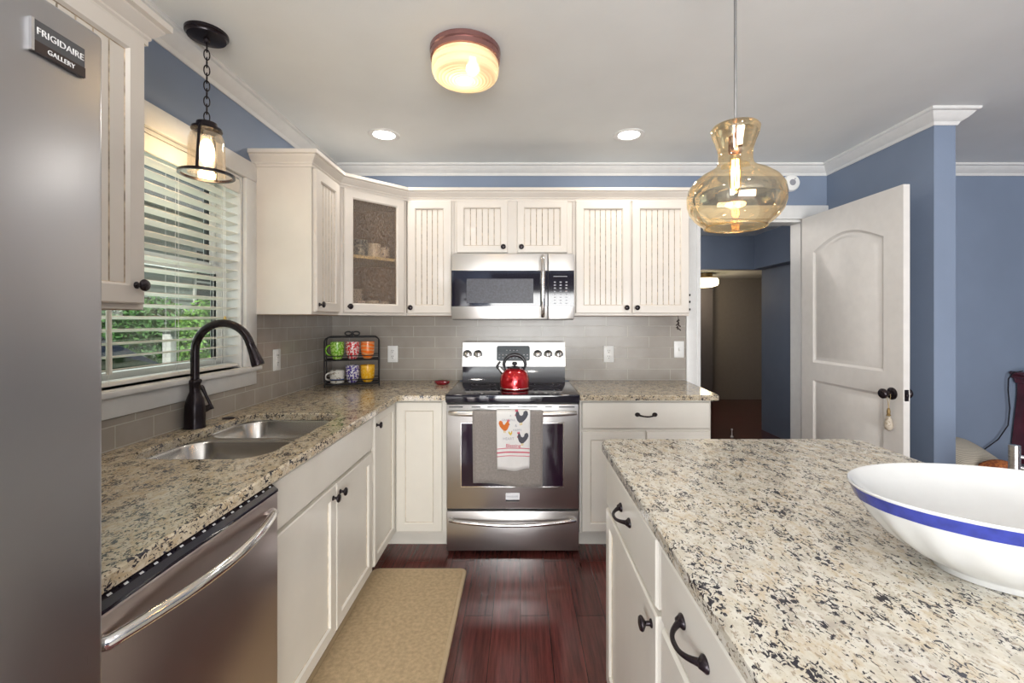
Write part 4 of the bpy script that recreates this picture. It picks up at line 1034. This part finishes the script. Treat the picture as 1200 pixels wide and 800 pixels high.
g = G(); g.lathe([(.084, -.540), (.093, -.540), (.093, -.550), (.084, -.550), (.084, -.540)], (0, 0, 0), seg=40, cap0=False, cap1=False); build('ring', g, BRONZE, lp, smooth=30)
g = G(); g.lathe([(.014, -.380), (.016, -.385), (.016, -.410), (.013, -.413)], (0, 0, 0), seg=20); build('socket', g, CHROME, lp)
g = G(); g.lathe([(.012, -.413), (.020, -.425), (.026, -.450), (.026, -.475), (.016, -.500), (0, -.508)], (0, 0, 0), seg=24); build('bulb', g, BULBW, lp, smooth=60)
light('lantern_lamp', 'POINT', (-1.203, 1.718, cl_-.520), 2.6, (1, .72, .40), .03)
# right pendant (amber glass)
ap = thing('glass_pendant', 'gourd-shaped amber glass pendant hanging on a thin rod over the island', 'pendant light', (.652, 1.360, cl_))
g = G(); g.lathe([(.062, 0), (.062, -.012), (.050, -.022), (.008, -.026), (0, -.03)], (0, 0, 0), seg=32); build('canopy', g, CHROME, ap, smooth=40)
g = G(); g.tube([(0, 0, -.02), (0, 0, -.515)], .0042, 10); build('rod', g, simple('dark_nickel', (.28, .28, .28), .35, .8), ap)
g = G(); pr = [(.010, -.508), (.040, -.509), (.064, -.514), (.0695, -.522), (.066, -.540), (.056, -.565), (.049, -.590), (.048, -.615), (.052, -.632), (.066, -.645), (.095, -.660), (.120, -.680), (.135, -.703), (.1395, -.727), (.1385, -.750), (.131, -.773), (.118, -.792), (.102, -.807), (.090, -.816), (.0875, -.820)]
pr2 = [(r-.003, z) for r, z in pr[::-1] if r > .03]
g.lathe(pr, (0, 0, 0), seg=64, cap0=False, cap1=False); build('glass_shade', g, AMBER, ap, smooth=80)
g = G(); g.tube([(.0875*math.cos(a), .0875*math.sin(a), -.820) for a in [2*PI*k/48 for k in range(48)]], .0022, 6, closed=True); build('glass_rim', g, AMBER, ap, smooth=60)
g = G(); g.lathe([(.006, -.505), (.008, -.512), (.008, -.540), (.019, -.545), (.020, -.590), (.018, -.594)], (0, 0, 0), seg=24); build('socket', g, simple('warm_nickel', (.35, .22, .18), .25, .9), ap, smooth=30)
g = G(); g.lathe([(.013, -.594), (.016, -.610), (.019, -.640), (.019, -.690), (.012, -.712), (0, -.718)], (0, 0, 0), seg=20); build('bulb', g, glass('bulb_envelope', (1, .92, .75), base=.05, edge=.5), ap, smooth=60)
g = G()
for k in range(8):
    a = 2*PI*k/8; g.tube([(.009*math.cos(a), .009*math.sin(a), -.615), (.011*math.cos(a+.2), .011*math.sin(a+.2), -.655), (.009*math.cos(a+.4), .009*math.sin(a+.4), -.700)], .0014, 6)
build('filament', g, simple('glowing_filament', (1, .6, .2), .3, emit=(1, .55, .16), es=40), ap)
light('amber_lamp', 'POINT', (.652, 1.360, cl_-.735), 1.0, (1, .68, .34), .03)
# smoke detector
sd_ = thing('smoke_detector', 'round white smoke detector on the blue wall above the doorway', 'smoke detector', (1.925, YB, 2.318))
g = G(); g.lathe([(.060, 0), (.060, -.012), (.054, -.026), (.040, -.032), (0, -.033)], (0, 0, 0), 'y', 32); build('housing', g, WHITEP, sd_, smooth=40)
g = G(); g.lathe([(.022, -.033), (.020, -.037), (0, -.037)], (0, 0, 0), 'y', 20); g.box(.012, .02, -.0345, -.033, .02, .028); build('test_button', g, MARK, sd_)

# ------------------------------------------------------------------ blind
bl = thing('venetian_blind', 'cream horizontal slat blind in the kitchen window', 'blind', (XL-.034, 1.766, WZ0))
BLM = simple('blind_slat', (.80, .77, .70), .4)
by0, by1 = WY0+.018, WY1-.018; bx = XL-.034
g = G(); g.box(bx-.026, bx+.024, by0, by1, WZ1-.062, WZ1-.016, .003, 1); g.box(bx+.024, bx+.033, by0-.002, by1+.002, WZ1-.084, WZ1-.016, .003, 1); build('headrail', g, BLM, bl, True)
zs = [1.172+k*.0446 for k in range(18)]
ta = math.radians(11)
for z in zs:
    g = G(); w = .0245; c_, s_ = math.cos(ta), math.sin(ta)
    a = [(-w, 0), (0, .0018), (w, 0), (w, .0028), (0, .0046), (-w, .0028)]
    pl = [(bx+u*c_-v*s_, z+u*s_+v*c_) for u, v in a]
    g.prism(pl, 'y', by0, by1); build('slat', g, BLM, bl, True, 0)
g = G(); g.box(bx-.025, bx+.025, by0, by1, 1.122, 1.138, .003, 1); build('bottom_rail', g, BLM, bl, True)
for y in (by0+.10, by0+.40, by1-.10):
    g = G()
    for x in (bx-.0255, bx+.0255): g.tube([(x, y, 1.13), (x, y, WZ1-.05)], .0009, 5)
    g.tube([(bx+.004, y+.012, 1.13), (bx+.004, y+.012, WZ1-.05)], .0008, 5)
    for z in zs: g.tube([(bx-.0255, y, z-.002), (bx+.0255, y, z-.002)], .0005, 4)
    build('ladder_cord', g, WHITEP, bl, True)
g = G(); g.tube([(bx+.036, 1.462, WZ1-.075), (bx+.038, 1.465, 1.165)], .0075, 8); build('tilt_wand', g, BLM, bl, True)
for dy in (0, .012):
    g = G(); g.tube([(bx+.036, 2.03+dy, WZ1-.06), (bx+.037, 2.03+dy*1.4, 1.36)], .0013, 5); cd = build('lift_cord', g, WHITEP, bl, True)
g = G(); g.lathe([(.002, 0), (.006, -.01), (.008, -.028), (0, -.03)], (bx+.037, 2.04, 1.362)); build('cord_tassel', g, simple('gold_tassel', (.6, .42, .12), .4), bl, True)

# ------------------------------------------------------------------ white door
dA = math.atan2(2.36-3.17, 2.045-2.022)
dr = bpy.data.objects.new('door_1', None); place(dr, None, (2.022, 3.165, .012), dA); dr['kind'] = 'structure'
DWd, DHd, DT = .812, 2.045, .035     # local: x along the leaf, visible (kitchen) face at y=0 side
g = G()
# the visible face looks towards -X in the world = local side
def arch_loop(x0, x1, z0, z1, y, rise, n=14):
    P = [(x0, y, z0), (x1, y, z0), (x1, y, z1)]
    for k in range(1, n): u = k/n; P.append((x1+(x0-x1)*u, y, z1+rise*math.sin(PI*u)))
    P.append((x0, y, z1)); return P
for side, sg in ((0, 1), (-DT, -1)):
    pass
outer_l = [(0, 0), (DWd, 0), (DWd, DHd), (0, DHd)]
def door_face(y, s):
    px0, px1 = .115, DWd-.125
    pA = [(x, z) for x, _, z in arch_loop(px0, px1, 1.045, 1.795, 0, .085)]
    pB = [(px0, .20), (px1, .20), (px1, .925), (px0, .925)]
    polys = [outer_l, pA[::-1], pB[::-1]]
    tri = tessellate_polygon([[Vector((x, z, 0)) for x, z in p] for p in polys])
    flat = [q for p in polys for q in p]; V = [g.bm.verts.new((x, y, z)) for x, z in flat]
    for t_ in tri: g.face([V[i] for i in t_])
    for P_, ar in ((arch_loop(px0, px1, 1.045, 1.795, y, .085), 1), ([(x, y, z) for x, z in pB], 0)):
        cx = sum(p[0] for p in P_)/len(P_); cz = sum(p[2] for p in P_)/len(P_)
        def ins(d, dy):
            if ar: return arch_loop(px0+d, px1-d, 1.045+d, 1.795-d*.8, y+s*dy, .085-.1*d)
            return [(px0+d, y+s*dy, .20+d), (px1-d, y+s*dy, .20+d), (px1-d, y+s*dy, .925-d), (px0+d, y+s*dy, .925-d)]
        g.rings([P_, ins(.006, -.005), ins(.016, -.010), ins(.030, -.010), ins(.048, -.002)], True, False, True)
door_face(0, 1); door_face(-DT, -1)
g.box(0, DWd, -DT+.0001, -.0001, 0, .0005) if False else None
V0 = [(0, 0, 0), (DWd, 0, 0), (DWd, 0, DHd), (0, 0, DHd)]; V1 = [(x, -DT, z) for x, _, z in V0]
g.rings([V0, V1], True, False, False)
# door leaf thickness sits on the +X side of the visible face
build('door_leaf', g, DOORW, dr, smooth=25)
kn = None
def rose(y, s):
    g = G(); g.lathe([(.033, 0), (.033, s*.004), (.026, s*.009), (.012, s*.012), (.0105, s*.032), (.018, s*.036), (.0265, s*.046), (.027, s*.056), (.020, s*.064), (0, s*.066)], (DWd-.068, y, .935), 'y', 28)
    return build('door_knob', g, BRONZE, dr, smooth=50, label='dark bronze round knob')
kA = rose(0, 1); kB = rose(-DT, -1)
g = G(); g.box(DWd-.0005, DWd+.0015, -DT+.006, -.006, .905, .965, .0005, 1); g.box(DWd, DWd+.010, -DT+.011, -.011, .925, .945, .002, 1); build('latch', g, BRONZE, dr, label='dark bronze latch plate')
for z in (.25, 1.02, 1.80):
    g = G(); g.lathe([(.007, 0), (.007, .09)], (-.006, -.002, z), seg=12); build('hinge', g, BRONZE, dr)

# knob ornament (world position from the knob)
kp_ = MW['door_1'] @ Vector((DWd-.068, -DT-.020, .935))
cd = thing('knob_ornament', 'teardrop ornament hanging on a string from the white door knob', 'ornament', (kp_.x, kp_.y, .70))
g = G(); q = MW['door_1'].to_3x3() @ Vector((0, 1, 0)); 
pts = [(0, 0, .235+.012), (.0, .012, .235), (0, .004, .21), (0, 0, .165)]
g.tube([(0, -.0135, .235), (0, -.010, .246), (0, 0, .2497), (0, .010, .246), (0, .0135, .235), (0, .004, .20), (0, 0, .165)], .0011, 6); g.tube([(0, -.0135, .235), (0, -.004, .20), (0, 0, .165)], .0011, 6)
build('string', g, simple('jute', (.45, .33, .16), .9), cd)
g = G(); g.lathe([(.002, .170), (.006, .165), (.009, .150), (.007, .135), (.012, .128), (.006, .125)], (0, 0, 0), seg=14); build('bead_cap', g, simple('brass_brown', (.22, .14, .05), .4, .4), cd)
g = G(); g.lathe([(.003, .127), (.013, .112), (.019, .088), (.021, .072), (.016, .055), (.004, .046), (0, .045)], (0, 0, 0), seg=20); build('teardrop', g, pattern('shell_speckle', (.48, .42, .34), (.30, .24, .17), 70, .58, rough=.5), cd, smooth=60)

# ------------------------------------------------------------------ hall
hl = thing('hall_ceiling_light', 'lit opal ceiling light in the room past the hall', 'ceiling light', (2.785, 6.8, 2.049))
g = G(); g.lathe([(.12, 0), (.12, -.055), (.19, -.060), (.195, -.075), (.10, -.078)], (0, 0, 0), seg=32); build('fitting', g, simple('hall_brass', (.35, .24, .12), .3, .8), hl)
g = G(); g.lathe([(.19, -.078), (.205, -.10), (.205, -.16), (.19, -.185), (.12, -.205), (0, -.21)], (0, 0, 0), seg=36); build('opal_glass', g, HALLG, hl, smooth=50)
light('hall_lamp', 'POINT', (2.785, 6.8, 1.74), 9, (1, .80, .55), .1)
hl2 = thing('hall_fill_light', 'unseen fill light added on the hall ceiling, just past the doorway', 'ceiling light', (1.12, 4.3, 2.359))
g = G(); g.lathe([(.13, 0), (.13, -.03), (.12, -.07), (.07, -.10), (0, -.11)], (0, 0, 0), seg=32); build('opal_glass', g, HALLG, hl2, smooth=50)
light('hall_fill_lamp', 'POINT', (1.12, 4.3, 2.17), 20, (1, .93, .86), .25)  # hidden lamp added to lift the dark hall
g = G(); g.lathe([(.016, 0), (.016, .01), (.006, .014), (.005, .075), (.010, .080), (.010, .095), (0, .098)], (2.43, 5.15, 0), seg=14); single('door_stop', g, WHITEP, 'small white upright door stop on the hall floor', 'door stop', (2.43, 5.15, 0))

# ------------------------------------------------------------------ floor mat
g = G(); P_ = rrect(-.790, -.287, .95, 2.408, .035, 6)
g.slab(P_, [], .0005, .012, .004)
mt = single('floor_mat', g, MATE, 'beige woven floor mat lying in front of the sink cabinets', 'mat', (-.54, 1.7, .0005))
g = G(); g.slab(rrect(-.772, -.305, .968, 2.390, .025, 6), [], .0118, .0150, .003); tm = build('woven_top', g, MAT_, None); tm.parent = mt; tm.data.transform(Matrix.Translation((.54, -1.7, -.0005)))

# ------------------------------------------------------------------ white bowl on the island
bw = thing('serving_bowl', 'large oval white bowl with a blue band, on the granite island', 'bowl', (.846, .750, .9142), math.radians(-12))
def ov(a_, b_, z, fl=0.0, n=96): return [(a_*(1+fl*math.cos(20*t_))*math.cos(t_), b_*(1+fl*math.cos(20*t_))*math.sin(t_), z) for t_ in [2*PI*k/n for k in range(n)]]
A_, B_ = .255, .168
prof = [(.47, 0, 0), (.50, .003, 0), (.505, .011, 0), (.54, .016, .002), (.68, .034, .008), (.80, .058, .011), (.885, .083, .010), (.930, .100, .006), (.955, .110, .002)]
g = G(); g.rings([ov(A_*k, B_*k, z, f_) for k, z, f_ in prof]+[ov(A_*.985, B_*.985, .128), ov(A_, B_, .133), ov(A_*.995, B_*.995, .1355), ov(A_*.975, B_*.975, .134), ov(A_*.90, B_*.90, .108), ov(A_*.75, B_*.75, .068), ov(A_*.55, B_*.55, .034), ov(A_*.3, B_*.3, .021), ov(.004, .003, .018)])
bb = build('bowl_body', g, PORC, bw, smooth=60)
g = G(); g.rings([ov(A_*.953, B_*.953, .1085, .002), ov(A_*.970, B_*.970, .119), ov(A_*.989, B_*.989, .1300)], True, False, False); bmesh.ops.scale(g.bm, vec=(1.004, 1.006, 1), verts=g.bm.verts); build('blue_band', g, BAND, bb, smooth=60, label='cobalt blue band below the rim')

# ------------------------------------------------------------------ dining side
bn = thing('upholstered_bench', 'low grey bench against the blue wall, under the cushions', 'bench', (2.80, 2.66, 0))
g = G(); g.box(-.46, .42, -.22, .22, .30, .43, .03, 3); build('seat', g, LEATHER, bn)
for x in (-.41, .37):
    for y in (-.17, .17): g = G(); g.lathe([(.018, 0), (.026, .30)], (x, y, 0), seg=10); build('leg', g, WAL, bn)
def cushion(name, label, loc, sx, sy, sz, rot, m):
    g = G(); n = 14; V = {}
    for s_ in (1, -1):
        for i in range(n+1):
            for j in range(n+1):
                u, v = 2*i/n-1, 2*j/n-1
                e_ = (1-u*u)*(1-v*v); z = s_*sz*(e_**.42)
                pin = 1-.10*(1-abs(u))*(abs(v)**3)-0; pin2 = 1-.10*(1-abs(v))*(abs(u)**3)
                V[s_, i, j] = g.bm.verts.new((u*sx*pin2, v*sy*pin, z))
        for i in range(n):
            for j in range(n): g.face([V[s_, i, j], V[s_, i+1, j], V[s_, i+1, j+1], V[s_, i, j+1]])
    o = single(name, g, m, label, 'cushion', loc, world=False, smooth=70); o.rotation_euler = rot; return o
STR = pattern('cream_stripes', (.60, .54, .43), (.36, .31, .25), 34, .6, 'stripe', .9)
cushion('cushion', 'cream striped cushion on the bench behind the partition wall', (2.70, 2.74, .530), .19, .15, .06, (math.radians(24), math.radians(6), .2), STR)
cushion('cushion', 'orange-brown cushion in front of the cream striped one', (2.73, 2.55, .490), .10, .055, .058, (0, math.radians(6), .2), pattern('orange_weave', (.50, .16, .04), (.30, .08, .03), 90, .5, rough=.9))
sbd = thing('mahogany_console', 'dark red mahogany console with flaring sides against the dining wall', 'console', (3.90, 3.06, 0))
g = G(); L = []
for z, o in ((0, 0), (.06, 0), (.08, .015), (.30, .0), (.45, .005), (.60, .020), (.72, .035), (.82, .045), (.895, .045), (.90, .030), (.93, .020)):
    L.append([(-.42+o, -.13+o*.5, z), (.42-o, -.13+o*.5, z), (.42-o, .12, z), (-.42+o, .12, z)])
g.rings(L); build('body', g, MAHOG, sbd, smooth=40)
g = G(); g.rings([[(-.40-o, -.12-o, z), (.40+o, -.12-o, z), (.40+o, .122, z), (-.40-o, .122, z)] for z, o in ((.930, 0), (.934, .012), (.945, .018), (.955, .012), (.962, .024), (.975, .028), (.982, .02))]); build('top', g, MAHOG, sbd, smooth=30)
for x in (-.30, -.10, .10, .30):
    g = G(); g.tube([(x, -.124, .10), (x, -.132, .30), (x, -.122, .60), (x, -.108, .88)], .012, 8); build('carved_rib', g, MAHOG, sbd)
g = G(); g.tube([(3.50, 3.12, .989), (3.466, 3.15, .975), (3.448, 3.165, .93), (3.45, 3.17, .85), (3.462, 3.17, .72), (3.45, 3.17, .60), (3.38, 3.17, .50), (3.27, 3.17, .42), (3.2, 3.17, .3), (3.18, 3.17, .02)], .0038, 8)
single('power_cord', g, BLACK, 'thin black cord dangling from the mahogany console', 'cord', (3.18, 3.17, .02))
st = thing('metal_stool', 'brushed metal stool with tubular back beside the island', 'stool', (2.28, 1.90, 0))
g = G(); g.lathe([(.02, .60), (.17, .60), (.18, .61), (.18, .635), (.16, .65), (0, .655)], (0, 0, 0), seg=32); build('seat', g, LEATHER, st)
for a in (.6, 2.2, 3.8, 5.3): g = G(); g.tube([(.13*math.cos(a), .13*math.sin(a), .60), (.19*math.cos(a), .19*math.sin(a), 0)], .011, 10); build('leg', g, STEEL, st)
g = G(); g.tube([(-.185, 0, .57), (-.185, 0, .813)], .019, 16); g.tube([(.185, 0, .57), (.185, 0, .813)], .019, 16); g.tube([(-.17, 0, .60), (.17, 0, .60)], .010, 8); build('back_post', g, STEEL, st)
g = G(); g.tube([(-.17+.034*k, -.05*math.sin(PI*k/10), .765-.01*math.sin(PI*k/10)) for k in range(11)], .008, 10); g.tube([(-.17+.034*k, -.05*math.sin(PI*k/10), .72-.02*math.sin(PI*k/10)) for k in range(11)], .008, 10); build('back_rods', g, CHROME, st)
